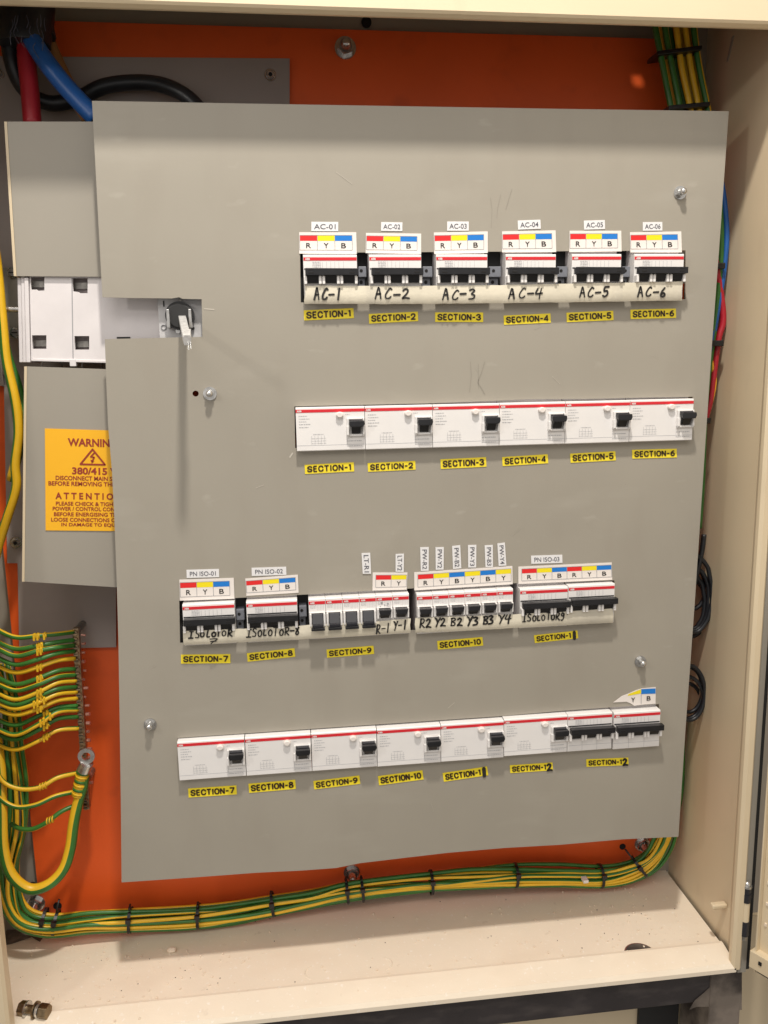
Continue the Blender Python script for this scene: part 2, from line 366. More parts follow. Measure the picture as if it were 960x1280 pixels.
hg.cyl((X, Y, zt_-0.062), (X, Y, zt_-0.044), 0.0050, 'darkgrey', 14); hg.cyl((X, Y, zt_-0.068), (X, Y, zt_-0.062), 0.0036, 'dullsteel', 14)
hg.build('hinge', enc)
# open door at the right
door = bpy.data.objects.new('door', None); COL.objects.link(door); door.parent = enc; door.location = Vector((0.737, YF-0.012, 0))-enc.location
D0 = Vector((0.7275, YF-0.006, 0)); dv = Vector((0.50, -0.866, 0)).normalized(); nv = Vector((0.866, 0.50, 0))   # along door, outward normal
def dq(mb, s0, s1, n0, n1, z0, z1, m_):
    c = [D0+dv*s+nv*n for s, n in ((s0, n0), (s1, n0), (s1, n1), (s0, n1))]
    mb.hexa([(q.x, q.y, z0) for q in c]+[(q.x, q.y, z1) for q in c], m_)
dm = MB(); dq(dm, 0, 0.55, 0.022, 0.024, ZB-0.01, 0.93, 'cream'); dq(dm, 0.0, 0.0016, 0.0, 0.022, ZB-0.01, 0.93, 'cream'); dq(dm, 0, 0.55, 0.004, 0.022, ZB-0.0125, ZB-0.010, 'cream'); dm.build('door_skin', door, local=False)
dm = MB(); dq(dm, 0.0018, 0.030, 0.006, 0.0075, ZB+0.012, 0.93, 'cream'); dq(dm, 0.030, 0.0315, 0.006, 0.0219, ZB+0.012, 0.93, 'cream'); dm.build('stiffener_channel', door)
dm = MB()
for k in range(26): dq(dm, 0.006, 0.0085, 0.0045, 0.0062, ZB+0.05+k*0.026, ZB+0.0535+k*0.026, 'crumb')
dm.build('hole_row', door)
dm = MB(); dq(dm, -0.004, 0.40, -0.004, -0.002, ZB-0.004, ZB+0.017, 'cream'); dq(dm, -0.004, 0.40, -0.002, 0.016, ZB+0.0155, ZB+0.017, 'cream'); dm.build('bottom_rail', door, bevel=0.0006)
dm = MB(); dq(dm, 0.003, 0.40, 0.002, 0.012, ZB-0.0098, ZB-0.005, 'shadowgap'); dm.build('door_gasket', door)
dm = MB(); dq(dm, 0.007, 0.0105, -0.0052, -0.0038, ZB+0.006, ZB+0.010, 'hole'); dm.build('rail_slot', door)

# ================================================================== STAND
st = thing('steel_stand', 'dark brown painted steel stand carrying the cream enclosure', 'stand', (0.3, 0, -0.3))
zb1 = U(750, 1267, -0.035).z
MB().box(-0.2, XR+0.01, -0.035, 0.03, zb1, ZB-0.0115, 'stand').build('cross_beam', st, bevel=0.002)
xa, xb = U(888, 1240, -0.0375).x, U(927, 1240, -0.0375).x
MB().box(xa, xb, -0.0375, 0.03, -1.0, ZB-0.0118, 'weld').build('post', st, label='right front post smeared with primer', bevel=0.002)
# primer smear over the right beam end
sm = [(861,1262),(868,1250),(880,1240),(893,1228),(905,1222),(927,1206),(927,1262),(889,1258),(870,1258)]
MB().raw([(U(x, y, -0.0352).x, -0.0358, U(x, y, -0.0352).z) for x, y in sm], [tuple(range(len(sm)))], 'weld').build('primer_smear', st)
x1, x2 = U(797, 1275, 0.034).x, U(846, 1275, 0.034).x
MB().box(x2, 1.3, 0.036, 0.040, -1.0, ZB-0.013, 'cream').build('lower_panel', st, label='cream panel right of the black post')
MB().box(-0.4, x1, 0.036, 0.040, -1.0, ZB-0.013, 'cream').build('lower_panel', st, label='cream panel left of the black post')
MB().box(x1, x2, 0.0305, 0.044, -1.0, ZB-0.012, 'shadowgap').build('post', st, label='black post behind the beam')

# ================================================================== ORANGE MOUNTING PLATE
YO = 0.110
mp = thing('mounting_plate', 'bright orange painted steel mounting plate at the back of the enclosure', 'mounting plate', (0.3, YO, 0.3))
ztop = U(300, 33, YO).z; zbo = ZB+0.010
MB().box(-0.104, 0.692, YO, YO+0.0025, zbo, ztop, 'orange').build('orange_sheet', mp)
def holes(parent, y, lst, name='bolt_hole'):
    for px, py, rpx in lst:
        c_ = U(px, py, y); MB().cyl((c_.x, y-0.0003, c_.z), (c_.x, y-0.0009, c_.z), rpx*0.001, 'hole', 18).build(name, parent)
holes(mp, YO, [(41, 1107, 5.2), (72, 1132, 5.0), (778, 1058, 4.2)])
def hexbolt(parent, px, py, y, r, stud=0.012, name='hex_bolt', label=None, tilt=(0, 0, 0)):
    c_ = U(px, py, y-stud*0.4); b_ = MB(); x, z = c_.x, c_.z
    b_.cyl((x, y-0.0001, z), (x, y-0.0016, z), r*1.35, 'steel', 24)
    b_.cyl((x, y-0.0016, z), (x, y-0.0016-r*0.75, z), r*1.08, 'steel', 6, rot=random.random())
    b_.cyl((x, y-0.0016-r*0.75, z), (x, y-0.0016-r*0.75-0.0004, z), r*0.80, 'dullsteel', 18)
    for k in range(5):
        ya = y-0.0016-r*0.75-stud*k/5*0.6; b_.cyl((x, ya, z), (x, ya-stud*0.07, z), r*0.60, 'steel', 14, r2=r*0.54); b_.cyl((x, ya-stud*0.07, z), (x, ya-stud*0.12, z), r*0.54, 'dullsteel', 14, r2=r*0.60)
    ya = y-0.0016-r*0.75-stud*0.6; b_.ball((x, ya, z), r*0.58, 'steel', sy=0.6, n=12)
    return b_.build(name, parent, label=label)
hexbolt(mp, 432, 58, YO, 0.0085, 0.012); hexbolt(mp, 440, 1094, YO, 0.0075, 0.018); hexbolt(mp, 805, 1058, YO, 0.0075, 0.018); hexbolt(mp, 43, 1133, YO, 0.0080, 0.018)

# grey sheet behind isolator
YG = 0.104
gp = thing('grey_backing_sheet', 'dull grey backing sheet screwed over the left part of the orange plate', 'metal sheet', (0.0, YG, 0.4))
po = [(-40,70),(362,73),(362,300),(145,300),(145,809),(100,810),(24,812),(22,704),(9,704),(7,600),(5,484),(-2,480),(-40,480)]
pts = [U(x, y, YG) for x, y in po]
def polysheet(mb, pts, y0, y1, m_):
    mb.prism([(p.x, p.z) for p in reversed(pts)], y0, y1, m_)
g_ = MB(); polysheet(g_, pts, YG, YG+0.003, 'backgrey'); g_.build('backing_panel', gp)
MB().box(U(-60,500,YG).x, U(8,500,YG).x, YG-0.004, YG-0.0012, U(8,482,YG).z, U(8,150,YG).z, 'backgrey').build('side_strip', gp)
def panscrew(parent, px, py, y, r, name='screw'):
    c_ = U(px, py, y); b_ = MB(); x, z = c_.x, c_.z
    b_.cyl((x, y-0.0001, z), (x, y-0.0010, z), r*1.3, 'steel', 20); b_.cyl((x, y-0.001, z), (x, y-0.003, z), r, 'steel', 18, r2=r*0.75); b_.cyl((x, y-0.003, z), (x, y-0.0034, z), r*0.45, 'hole', 6)
    return b_.build(name, parent)
panscrew(gp, 338, 94, YG, 0.0048); panscrew(gp, 11, 464, YG-0.004, 0.005); panscrew(gp, 20, 678, YG-0.004, 0.005); panscrew(gp, -1, 93, YG, 0.004)

# DIN rails
rails = []
# ================================================================== COVER PLATE (with window cut-outs)
cp = thing('cover_plate', 'large warm grey steel cover plate with four rows of windows and many stickers', 'cover plate', (0.34, 0, 0.35))
def filled(loops, y0, y1, m_, name, parent, bend=None):
    cu = bpy.data.curves.new('c', 'CURVE'); cu.dimensions = '2D'; cu.fill_mode = 'BOTH'; cu.extrude = abs(y1-y0)/2
    for L in loops:
        sp = cu.splines.new('POLY'); sp.points.add(len(L)-1); sp.use_cyclic_u = True
        for i, p in enumerate(L): sp.points[i].co = (p[0], p[1], 0, 1)
    o = bpy.data.objects.new('c', cu); COL.objects.link(o); dg = bpy.context.evaluated_depsgraph_get(); dg.update()
    me = bpy.data.meshes.new_from_object(o.evaluated_get(dg)); bpy.data.objects.remove(o)
    off = parent_world(parent)
    for v in me.vertices:
        x, z, e = v.co.x, v.co.y, v.co.z; v.co = Vector((x, (y0+y1)/2-e, z))-off
    me.materials.clear(); me.materials.append(M[m_]); me.name = name
    ob = bpy.data.objects.new(name, me); COL.objects.link(ob); ob.parent = parent; return ob
outline = [(115,126),(400,131),(700,136),(911,139),(906,210),(899,310),(890,430),(880,580),(868,760),(857,910),(848,1046),
           (780,1049),(700,1056),(630,1060),(560,1066),(500,1073),(450,1079),(420,1085),(380,1088),(320,1091),(240,1097),(152,1103),
           (151,1000),(150,930),(148,800),(146,730),(143,650),(140,590),(135,530),(133,480),(131,424),
           (190,422.5),(253,421),(252,374),(228,373.5),(224,371.5),(215,373),(160,372.5),(128,371.5),(122,260)]
r2t = [(369.8,508.5),(456.8,506.7),(541,505),(625,503),(708,501),(788,499.5),(868,497)]
loops = [outline, [(375,316),(857,313),(857,374),(376,378)],
         [(368,508),(452,506),(540,504),(618,501),(660,499),(740,498.5),(800,497),(866,496),(864,546),(620,553),(369,560)],
         [(224,750.5),(294,747.5),(385,743),(470,738),(515,735.5),(580,732),(642,729),(700,728),(768,725.5),(767,776),(645,782),(519,788),(380,796),(225,804)],
         [(222,922.5),(390,911),(628,895),(708,888),(824,880),(824,930),(629,942),(225,972)],
         [(244.5+4*math.cos(a*math.pi/6), 492+3.8*math.sin(a*math.pi/6)) for a in range(12)]]
filled([[(U(x, y, 0).x, U(x, y, 0).z) for x, y in L] for L in loops], 0.0, 0.0015, 'plate', 'plate_sheet', cp)
ps = bpy.data.objects['plate_sheet']; bmod = ps.modifiers.new('bevel', 'BEVEL'); bmod.width = 0.0005; bmod.segments = 2; bmod.limit_method = 'ANGLE'
for px, py, lb in ((852,240,'upper right'), (262,492,'left'), (802,828,'lower right'), (187,907,'lower left')):
    c_ = U(px, py, -0.004); b_ = MB(); x, z = c_.x, c_.z; r = 0.0037
    b_.cyl((x, -0.0002, z), (x, -0.0012, z), 0.0066, 'steel', 24)
    b_.cyl((x, -0.0012, z), (x, -0.005, z), 0.0052, 'steel', 6, rot=0.4)
    b_.cyl((x, -0.005, z), (x, -0.0085, z), 0.0030, 'steel', 14); b_.ball((x, -0.0085, z), 0.0034, 'steel', sy=0.8, n=14, k=8)
    b_.build('dome_nut', cp)
# pencil and scratch marks
def mark(pts, w, m_, name):
    q = MB(); P = [U(x, y, 0) for x, y in pts]
    for a, b in zip(P, P[1:]):
        t_ = (b-a).normalized(); n_ = Vector((-t_.z, 0, t_.x))*w/2; l = Vector((0, -0.0003, 0))
        q.face([a-n_+l, b-n_+l, b+n_+l, a+n_+l], m_)
    return q
for pts_, w, m_ in (([(588,452),(589,470),(587,490)],0.0007,'pencil'), ([(606,452),(601,468),(597,478),(601,484),(606,493)],0.0006,'pencil'), ([(598,455),(598,486)],0.0005,'pencil'),
                    ([(613,247),(615,262),(614,285)],0.0005,'pencil'), ([(626,243),(622,260),(621,272)],0.0005,'pencil'), ([(640,236),(632,262)],0.0004,'pencil'),
                    ([(255,386),(268,387)],0.0010,'scuff'), ([(690,470),(700,480)],0.0004,'scuff'), ([(320,610),(330,606)],0.0005,'scuff'),
                    ([(420,215),(440,230)],0.0004,'scuff'), ([(560,915-30),(568,878)],0.0005,'scuff'),([(366,566),(362,572)],0.0016,'scuff')):
    mark(pts_, w, m_, 'x').build('pencil_mark' if m_ == 'pencil' else 'scratch', cp)

rs = random.Random(17)
for k in range(26):
    x = rs.uniform(160, 840); y = rs.uniform(200, 1040)
    if any(a < y < b for a, b in ((275, 405), (490, 592), (675, 830), (865, 995))) or (x < 270 and 350 < y < 440): continue
    L_ = rs.uniform(4, 16); an = rs.uniform(-1.2, 1.2)+(1.57 if rs.random() < .4 else 0)
    mark([(x, y), (x+L_*.5*math.cos(an)+.5, y+L_*.5*math.sin(an)), (x+L_*math.cos(an), y+L_*math.sin(an))], rs.uniform(.00018, .00035), 'scuff2', 'x').build('scratch', cp)
# ---- stickers
YS = -0.0006
BG = {'S': [[(.95,.80),(.80,.96),(.50,1),(.18,.93),(.05,.75),(.15,.58),(.50,.50),(.85,.42),(.95,.24),(.82,.06),(.50,0),(.18,.05),(.03,.22)]],
 'E': [[(.1,0),(.1,1)],[(.05,1),(.95,1)],[(.1,.52),(.85,.52)],[(.05,0),(.95,0)]], 'C': [[(.97,.72),(.85,.93),(.52,1),(.2,.92),(.05,.65),(.05,.35),(.2,.08),(.52,0),(.85,.07),(.97,.28)]],
 'T': [[(0,1),(1,1)],[(.5,1),(.5,-.06)]], 'I': [[(.5,1.06),(.5,-.06)]], 'O': [[(.5,1),(.18,.92),(.03,.65),(.03,.35),(.18,.08),(.5,0),(.82,.08),(.97,.35),(.97,.65),(.82,.92),(.5,1)]],
 'N': [[(.08,-.06),(.08,1.06)],[(.1,1),(.9,0)],[(.92,-.06),(.92,1.06)]], '-': [[(.0,.46),(1,.46)]], '0': [[(.5,1),(.18,.9),(.05,.6),(.05,.4),(.18,.1),(.5,0),(.82,.1),(.95,.4),(.95,.6),(.82,.9),(.5,1)]],
 '1': [[(.1,.80),(.55,1)],[(.60,1.05),(.60,-.06)]], '2': [[(.05,.72),(.2,.95),(.5,1),(.82,.92),(.9,.7),(.75,.45),(.05,0)],[(.0,0),(1,0)]], '3': [[(.05,.82),(.25,.98),(.6,1),(.88,.86),(.82,.62),(.45,.53),(.85,.44),(.95,.2),(.7,.02),(.35,0),(.03,.16)]],
 '4': [[(.75,-.06),(.75,1),(.02,.26),(1,.26)]], '5': [[(.9,1),(.2,1),(.12,.5),(.5,.62),(.88,.48),(.92,.2),(.7,.02),(.35,0),(.05,.15)]], '6': [[(.85,.95),(.5,.92),(.15,.6),(.08,.28),(.25,.04),(.6,0),(.92,.15),(.92,.42),(.65,.58),(.25,.5),(.1,.3)]],
 '7': [[(.0,1),(1,1),(.35,-.06)]], '8': [[(.5,.54),(.15,.7),(.2,.93),(.5,1),(.8,.93),(.85,.7),(.5,.54),(.08,.38),(.1,.08),(.5,0),(.9,.08),(.92,.38),(.5,.54)]], '9': [[(.15,.05),(.5,.08),(.85,.4),(.92,.72),(.75,.96),(.4,1),(.08,.85),(.08,.58),(.35,.42),(.75,.5),(.9,.7)]]}
BW = {'I': .28, '-': .62, '1': .52, 'T': .92, 'E': .8}
def blocktext(s, t, u0, u1, v0, v1, m, wt=0.155):
    ws = [BW.get(c, .95) for c in t]; gap = .30; tot = sum(ws)+gap*(len(t)-1); hgt = (s.at(0, 1)-s.at(0, 0)).length; x = 0
    for c, w in zip(t, ws):
        for stk in BG[c]:
            ribbon(s.mb, [s.at(u0+(u1-u0)*(x+w*p[0])/tot, v0+(v1-v0)*p[1], 0.0004) for p in stk], hgt*wt, m, caps=len(stk) > 4)
        x += w+gap
def section(L, R, h, txt, where, over=None):
    s = Sheet(lr(L, R, h), YS, 'yellow')
    if over is None: blocktext(s, txt, 0.055, 0.945, 0.23, 0.78, 'brownink')
    else:
        blocktext(s, 'SECTION-1', 0.055, 0.84, 0.23, 0.78, 'brownink')
        sheet_ink(s, over, 0.86, 0.97, 0.02, 0.86, 0.055)
    s.mb.build('section_sticker', cp, label='yellow sticker reading %s, %s' % (txt, where))
G = {  # hand-written strokes in a unit cell
 'A': [[(0,0),(.15,.5),(.3,1),(.42,.9)],[(.42,.95),(.6,.5),(.75,.02)],[(.12,.42),(.65,.45)]], 'C': [[(.95,.85),(.7,.95),(.35,.65),(.15,.3),(.3,.05),(.65,.05),(.9,.2)]],
 '-': [[(.1,.45),(.9,.48)]], '1': [[(.55,1),(.45,0)]], '2': [[(.1,.8),(.4,1),(.75,.85),(.6,.5),(.1,.05),(.5,.1),(1,.05)]],
 '3': [[(.1,.9),(.5,1),(.8,.85),(.4,.55),(.85,.4),(.7,.1),(.1,.02)]], '4': [[(.3,.95),(.05,.45),(.5,.45),(.95,.5)],[(.8,.95),(.65,.4),(.6,-.1)]],
 '5': [[(.95,1),(.35,.95),(.25,.55),(.7,.6),(.8,.25),(.4,0),(.1,.1)]], '6': [[(.7,1),(.3,.6),(.15,.2),(.45,0),(.8,.2),(.6,.45),(.2,.25)]],
 '7': [[(.05,.95),(.9,1),(.5,.4),(.3,0)],[(.2,.45),(.8,.55)]], '8': [[(.8,.9),(.4,1),(.2,.8),(.8,.3),(.5,0),(.2,.2),(.5,.55),(.8,.9)]],
 'I': [[(.1,1),(.9,1)],[(.5,1),(.45,0)],[(0,0),(.9,.02)]], 'S': [[(.9,.9),(.4,1),(.2,.7),(.8,.4),(.7,.05),(.1,.05)]], 'O': [[(.5,.75),(.1,.5),(.25,.05),(.75,.1),(.85,.5),(.5,.75)]],
 'L': [[(.4,1),(.25,.1),(.8,.08)]], 'T': [[(0,1),(1,1)],[(.5,1),(.45,0)]], 'R': [[(.2,1),(.1,0)],[(.1,.95),(.6,1),(.85,.8),(.6,.5),(.2,.45),(.95,0)]],
 'B': [[(.2,1),(.15,0)],[(.05,.95),(.7,1),(.85,.75),(.3,.52),(.85,.35),(.75,.05),(.1,0)]], 'Y': [[(0,.95),(.3,.85),(.45,.55)],[(1,1),(.6,.5),(.3,-.05)]],
 'g': [[(.8,.8),(.4,.95),(.15,.65),(.5,.5),(.8,.85),(.75,.3),(.4,-.05),(.1,0)]], ' ': []}
def ribbon(mb, P, w, m_, caps=True):
    k = 6
    for a, b in zip(P, P[1:]):
        d_ = b-a
        if d_.length < 1e-7: continue
        d_.normalize(); n_ = Vector((-d_.z, 0, d_.x))*w/2; mb.face([a-n_, b-n_, b+n_, a+n_], m_)
    if not caps: P = P[1:-1]
    for a in P: mb.raw([a+Vector((math.cos(i*math.pi/3)*w/2, 0.00001, math.sin(i*math.pi/3)*w/2)) for i in range(6)], [tuple(range(6))], m_)
def ease(st): return [Vector((p.x, p.y)) for p in smooth([Vector((x, y, 0)) for x, y in st], 4)] if len(st) > 2 else [Vector(p) for p in st]
def sheet_ink(s, ch, u0, u1, v0, v1, w):
    hgt = (s.at(0, 1)-s.at(0, 0)).length
    for stk in G[ch]: ribbon(s.mb, [s.at(u0+(u1-u0)*p[0], v0+(v1-v0)*p[1], 0.0006) for p in ease(stk)], hgt*(0.40 if ch == '1' else 0.26), 'ink')
def handwrite(txt, x0, x1, ybot, ytop, dy, w, parent, y, label):
    mb = MB(); n = len(txt); cw = (x1-x0)/n
    for i, ch in enumerate(txt):
        jx = random.uniform(-.6, .6); jy = random.uniform(-.5, .5); sc = random.uniform(.92, 1.08)
        for stk in G[ch]:
            P = [U(x0+cw*(i+0.08+0.84*p[0]+0.10*(p[1]-.5))+jx, (ybot+dy*(i/n))-(ybot-ytop)*p[1]*sc+jy, y) for p in ease(stk)]
            ribbon(mb, P, w*0.92*random.uniform(.8, 1.25), 'ink')
    mb.build('handwriting', parent, label=label)

R1 = 'in the top row under breaker '; R2 = 'in the second row under breaker '
for i, (L, R, h) in enumerate([((380,394.3),(442,391.3),12.7),((461.2,398.5),(522.5,395.4),12),((544,396.4),(604,396.6),12),((629.8,400.2),(688.3,397.5),11.5),((708.3,396.8),(766.8,394.2),11.8),((788.2,393),(845,391.5),11.8)]):
    section(L, R, h, 'SECTION-%d' % (i+1), 'below the handwritten AC-%d in the top row' % (i+1))
for i, (L, R, h) in enumerate([((381,586.8),(442.5,583.5),11.5),((459.8,584.3),(519.3,581.5),11),((550.8,580.2),(607.8,577.4),12),((628,577),(685,573.4),11.3),((713,572.8),(769.5,569.7),11.5),((790.3,567.8),(846,566.3),11)]):
    section(L, R, h, 'SECTION-%d' % (i+1), 'below the second row of breakers')
for i, (L, R, h) in enumerate([((226.3,824),(287.9,823.3),11.2),((309,821.9),(368.6,815.6),10.7),((408.5,817.1),(467.3,812.3),10.3),((546.9,806.7),(603.6,801.6),10.8)]):
    section(L, R, h, 'SECTION-%d' % (i+7), 'below the third row of breakers')
section((668,799),(722.3,793),9.8, 'SECTION-11', 'last digit inked over, below the third row', '1')
for i, (L, R, h) in enumerate([((235.4,991.4),(295.8,987.4),11.2),((311,985.5),(369.5,980.4),11.5),((392.2,981.6),(449.8,974.6),10.5),((473.1,976),(528.8,968.6),11.5)]):
    section(L, R, h, 'SECTION-%d' % (i+7), 'below the bottom row of breakers')
section((554,971.8),(609.6,963.6),11, 'SECTION-11', 'last digit inked over, below the bottom row', '1')
section((637.6,961.6),(691,958),9.8, 'SECTION-12', 'last digit inked over, left of the two in the bottom row', '2')
section((733,953.8),(785.6,951.7),9.4, 'SECTION-12', 'last digit inked over, at the right end of the bottom row', '2')

def small(c, txt, lab, vert=False):
    s = Sheet(c, YS-(0.0004 if vert else 0), 'bluew')
    if vert: s.text(txt, 0.10, 0.92, 0.22, 0.78, 'greyink2', 0.004)
    else: s.text(txt, 0.10, 0.90, 0.22, 0.76, 'greyink2', 0.004)
    s.mb.build('name_label', cp, label=lab)
M['greyink2'] = mat('label_print', (0.10, 0.10, 0.12), 0.5)
for i, (L, R, h) in enumerate([((389.2,283),(422.8,283.2),11.7),((476.4,283),(503,283.4),11),((559,282.6),(586,282.6),11.5),((647.4,281.3),(675.8,280.2),11.4),((730,281.4),(756.2,280.6),11.3),((803.6,283),(828,282.8),10.8)]):
    small(lr(L, R, h), 'AC-0%d' % (i+1), 'small white label printed AC-0%d' % (i+1))
for i, (L, R, h) in enumerate([((233.2,717.4),(273.8,716.3),10.2),((314.6,714.9),(357.9,713.5),10.2),((664,699.7),(703,698.5),10.2)]):
    small(lr(L, R, h), 'PN ISO-0%d' % (i+1), 'small white label printed PN ISO-0%d' % (i+1))
for txt, (a, b, c, d_) in {'LT-R1': ((451.9,691.3),(462.8,691),(463.9,717.2),(453.4,717.2)), 'LT-Y2': ((494.5,692.5),(505,692),(504.7,715),(494.5,714.7)),
    'PW-R2': ((525.3,684),(536,683.8),(535.8,713.5),(526,713.8)), 'PW-Y2': ((544.4,684),(554.8,683.8),(554.5,712),(544.7,712.2)), 'PW-B2': ((565.2,682.5),(575.3,681.4),(576.7,710.3),(566.3,711.4)),
    'PW-Y3': ((585,681.3),(595.5,681),(595.2,709.4),(585.3,709.4)), 'PW-B3': ((605.8,681.7),(616,681),(616.3,709),(606.9,709)), 'PW-Y4': ((621.7,679.4),(631.1,678.1),(633,707),(623.3,707.5))}.items():
    small([b, c, d_, a], txt, 'upright white label printed %s, read sideways' % txt, True)

CC = {'R': 'sred', 'Y': 'syel', 'B': 'sblu'}
def phase(c, letters, u0, u1, lab):
    s = Sheet(c, YS-0.0002, 'paper'); n = len(letters); w = (u1-u0)/n; lw = 0.0005/(s.at(1,0)-s.at(0,0)).length; lh = lw*(s.at(1,0)-s.at(0,0)).length/(s.at(0,1)-s.at(0,0)).length
    for i, ch in enumerate(letters):
        a = u0+w*i; s.rect(a, a+w, 0.60, 0.86, CC[ch]); s.text(ch, a+w*0.36, a+w*0.64, 0.26, 0.50, 'ink', 0.012)
    for i in range(n+1): s.rect(u0+w*i-lw/2, u0+w*i+lw/2, 0.17, 0.86, 'greyink', 0.0002)
    s.rect(u0, u1, 0.17-lh/2, 0.17+lh/2, 'greyink', 0.0002); s.rect(u0, u1, 0.86-lh/2, 0.86+lh/2, 'greyink', 0.0002)
    s.mb.build('phase_strip', cp, label=lab)
for i, c in enumerate([[(374,290.3),(445.3,290.3),(446,317.4),(374,317)],[(457.5,291.1),(526.5,292),(526.5,317.4),(457,316.3)],[(542.3,290.6),(609.7,289.2),(609.7,316.3),(542.8,317.4)],
                       [(627.6,289.2),(694.5,287.9),(695.3,315),(627.6,315.5)],[(712.1,288.4),(776.6,288.4),(777.1,314.2),(711.6,315)],[(787.4,290.3),(851.6,289.2),(852.4,315.5),(788,315.5)]]):
    phase(c, 'RYB', 0.01, 0.925, 'white strip with red R, yellow Y and blue B fields below label AC-0%d' % (i+1))
phase([(224.2,724.6),(292.1,722.3),(293.1,748.4),(224.8,750.8)], 'RYB', 0.01, 0.92, 'white R Y B strip below label PN ISO-01')
phase([(306.6,723.2),(372.3,718.3),(373.3,740.9),(308,744.8)], 'RYB', 0.01, 0.95, 'tilted white R Y B strip below label PN ISO-02')
phase([(465.9,715.6),(509.4,715.6),(508.4,737),(465.6,738.2)], 'RY', 0.09, 0.98, 'short white strip with only R and Y fields')
phase([(517.8,715.3),(640.5,707.5),(640.9,730.2),(518,738)], 'RYBYBY', 0.035, 0.985, 'long white strip with fields R Y B Y B Y')
phase([(648,708.3),(764.7,703),(765.3,724.7),(648,730)], 'RYBRYB', 0.035, 0.995, 'long white strip with fields R Y B R Y B')
tr = MB(); tp_ = [(766.6,877.9),(777,870),(787.7,865.9),(795,862.5),(802,860.4),(819.6,858.7),(819.3,879.5),(805,880.5),(792.5,882),(788,879),(783,877),(774,877.5)]
P = [U(x, y, YS) for x, y in tp_]; polysheet(tr, P, YS-0.0003, YS, 'paper')
def pl(pts, m_, l=0.0006): tr.face([U(x, y, YS-l) for x, y in reversed(pts)], m_)
pl([(786,867.5),(801.5,861.5),(801.5,866.8),(784.5,869.8)], 'syel'); pl([(801.5,861.5),(819.4,860.5),(819.4,867),(801.5,867.6)], 'sblu')
pl([(801.2,867.6),(801.8,867.6),(801.8,880),(801.2,880)], 'greyink', .0007)
for ch, x, y in (('Y', 791, 874.5), ('B', 810.5, 872.5)):
    vs, fs = textmesh(ch, 0.012); a = U(x, y, YS); tr.raw([(a.x+(u-.5)*0.0048, YS-0.0009, a.z+(v-.5)*0.0055) for u, v in vs], fs, 'ink')
tr.build('torn_phase_strip', cp, label='torn end of a phase strip with Y and B fields left')

# ---- masking tape with handwriting
def tape(top, bot, lab, yb=-0.0118, ycurl=-0.0100, name='masking_tape'):
    n = 60; mb = MB()
    def ev(L, x):
        for a, b in zip(L, L[1:]):
            if x <= b[0]: break
        t_ = (x-a[0])/(b[0]-a[0]); return a[1]+(b[1]-a[1])*t_
    x0, x1 = top[0][0], top[-1][0]; V = []
    for i in range(n+1):
        x = x0+(x1-x0)*i/n; ya = ev(top, x)+random.uniform(-.25, .25); yz = ev(bot, x)+random.uniform(-.3, .3); wv = random.uniform(-.0002, .0002)
        for f_, yy in ((0, yb+wv), (0.45, yb-0.0003+wv), (0.8, yb+wv), (1.0, ycurl+wv)): V.append(U(x+(0 if 0 < i < n else random.uniform(-1, 1)), ya+(yz-ya)*f_, yy))
    F = [(i*4+j, i*4+j+1, (i+1)*4+j+1, (i+1)*4+j) for i in range(n) for j in range(3)]
    mb.raw(V, F, 'tape', True); o = mb.build(name, cp, label=lab)
    return o
t1 = tape([(381,357),(500,357.5),(620,356.5),(740,354),(853,352)], [(377,380),(500,380),(620,379),(740,377.5),(853,375.5)], 'long strip of cream tape with AC-1 to AC-6 written on it')
t2 = tape([(229,789),(300,786),(370,783),(390,780.5),(470,777),(513,773)], [(226,806.5),(300,803),(370,799.5),(440,795.5),(517,790.5)], 'cream tape under the left half of the third row')
t3 = tape([(519,772.5),(580,770.5),(642,768),(700,765),(766,760.5)], [(519,791),(580,788.5),(645,785),(700,782),(766,778.5)], 'cream tape under the right half of the third row')
YH = -0.0126
for i, (x0, x1, y0, y1) in enumerate([(392,428,375,361),(469,513,374,361),(553,595,374.5,361),(636,679,373,360),(724,762,371.5,358.5),(797,834,371,359)]):
    handwrite('AC-%d' % (i+1), x0, x1, y0, y1, -0.5, 0.0018, t1, YH, 'black marker writing AC-%d' % (i+1))
handwrite('ISOLOTOR', 236, 291, 797.5, 789, -3, 0.0016, t2, YH, 'black marker writing ISOLOTOR'); handwrite('7', 260, 273, 804.5, 798.5, 0, 0.0015, t2, YH-0.0002, 'black marker figure 7')
handwrite('ISOLOTOR-8', 308, 375, 796, 786, -3, 0.0016, t2, YH, 'black marker writing ISOLOTOR-8')
handwrite('R-1', 470, 488, 792, 781, -2, 0.0017, t2, YH, 'black marker writing R-1'); handwrite('Y-1', 492, 509, 788, 777, -2, 0.0017, t2, YH, 'black marker writing Y-1')
for t_, x0, x1, y0, y1 in (('R2',524,539,785,774),('Y2',543,558,783,773),('B2',563,578,782.5,772.5),('Y3',583,599,782,771.5),('B3',603,618,780,770),('Y4',622,640,779,769)):
    handwrite(t_, x0, x1, y0, y1, -0.5, 0.0019, t3, YH, 'black marker writing ' + t_)
handwrite('ISOLOTORg', 653, 706, 777, 768, -3, 0.0015, t3, YH, 'black marker writing ISOLOTORg')
k_ = MB(); a = U(709, 766, YH); b = U(709.5, 781, YH+.004); k_.face([(a.x-.0004,a.y,a.z),(b.x-.0004,b.y,b.z),(b.x+.0004,b.y,b.z),(a.x+.0004,a.y,a.z)], 'ink'); k_.build('tape_seam', t3)

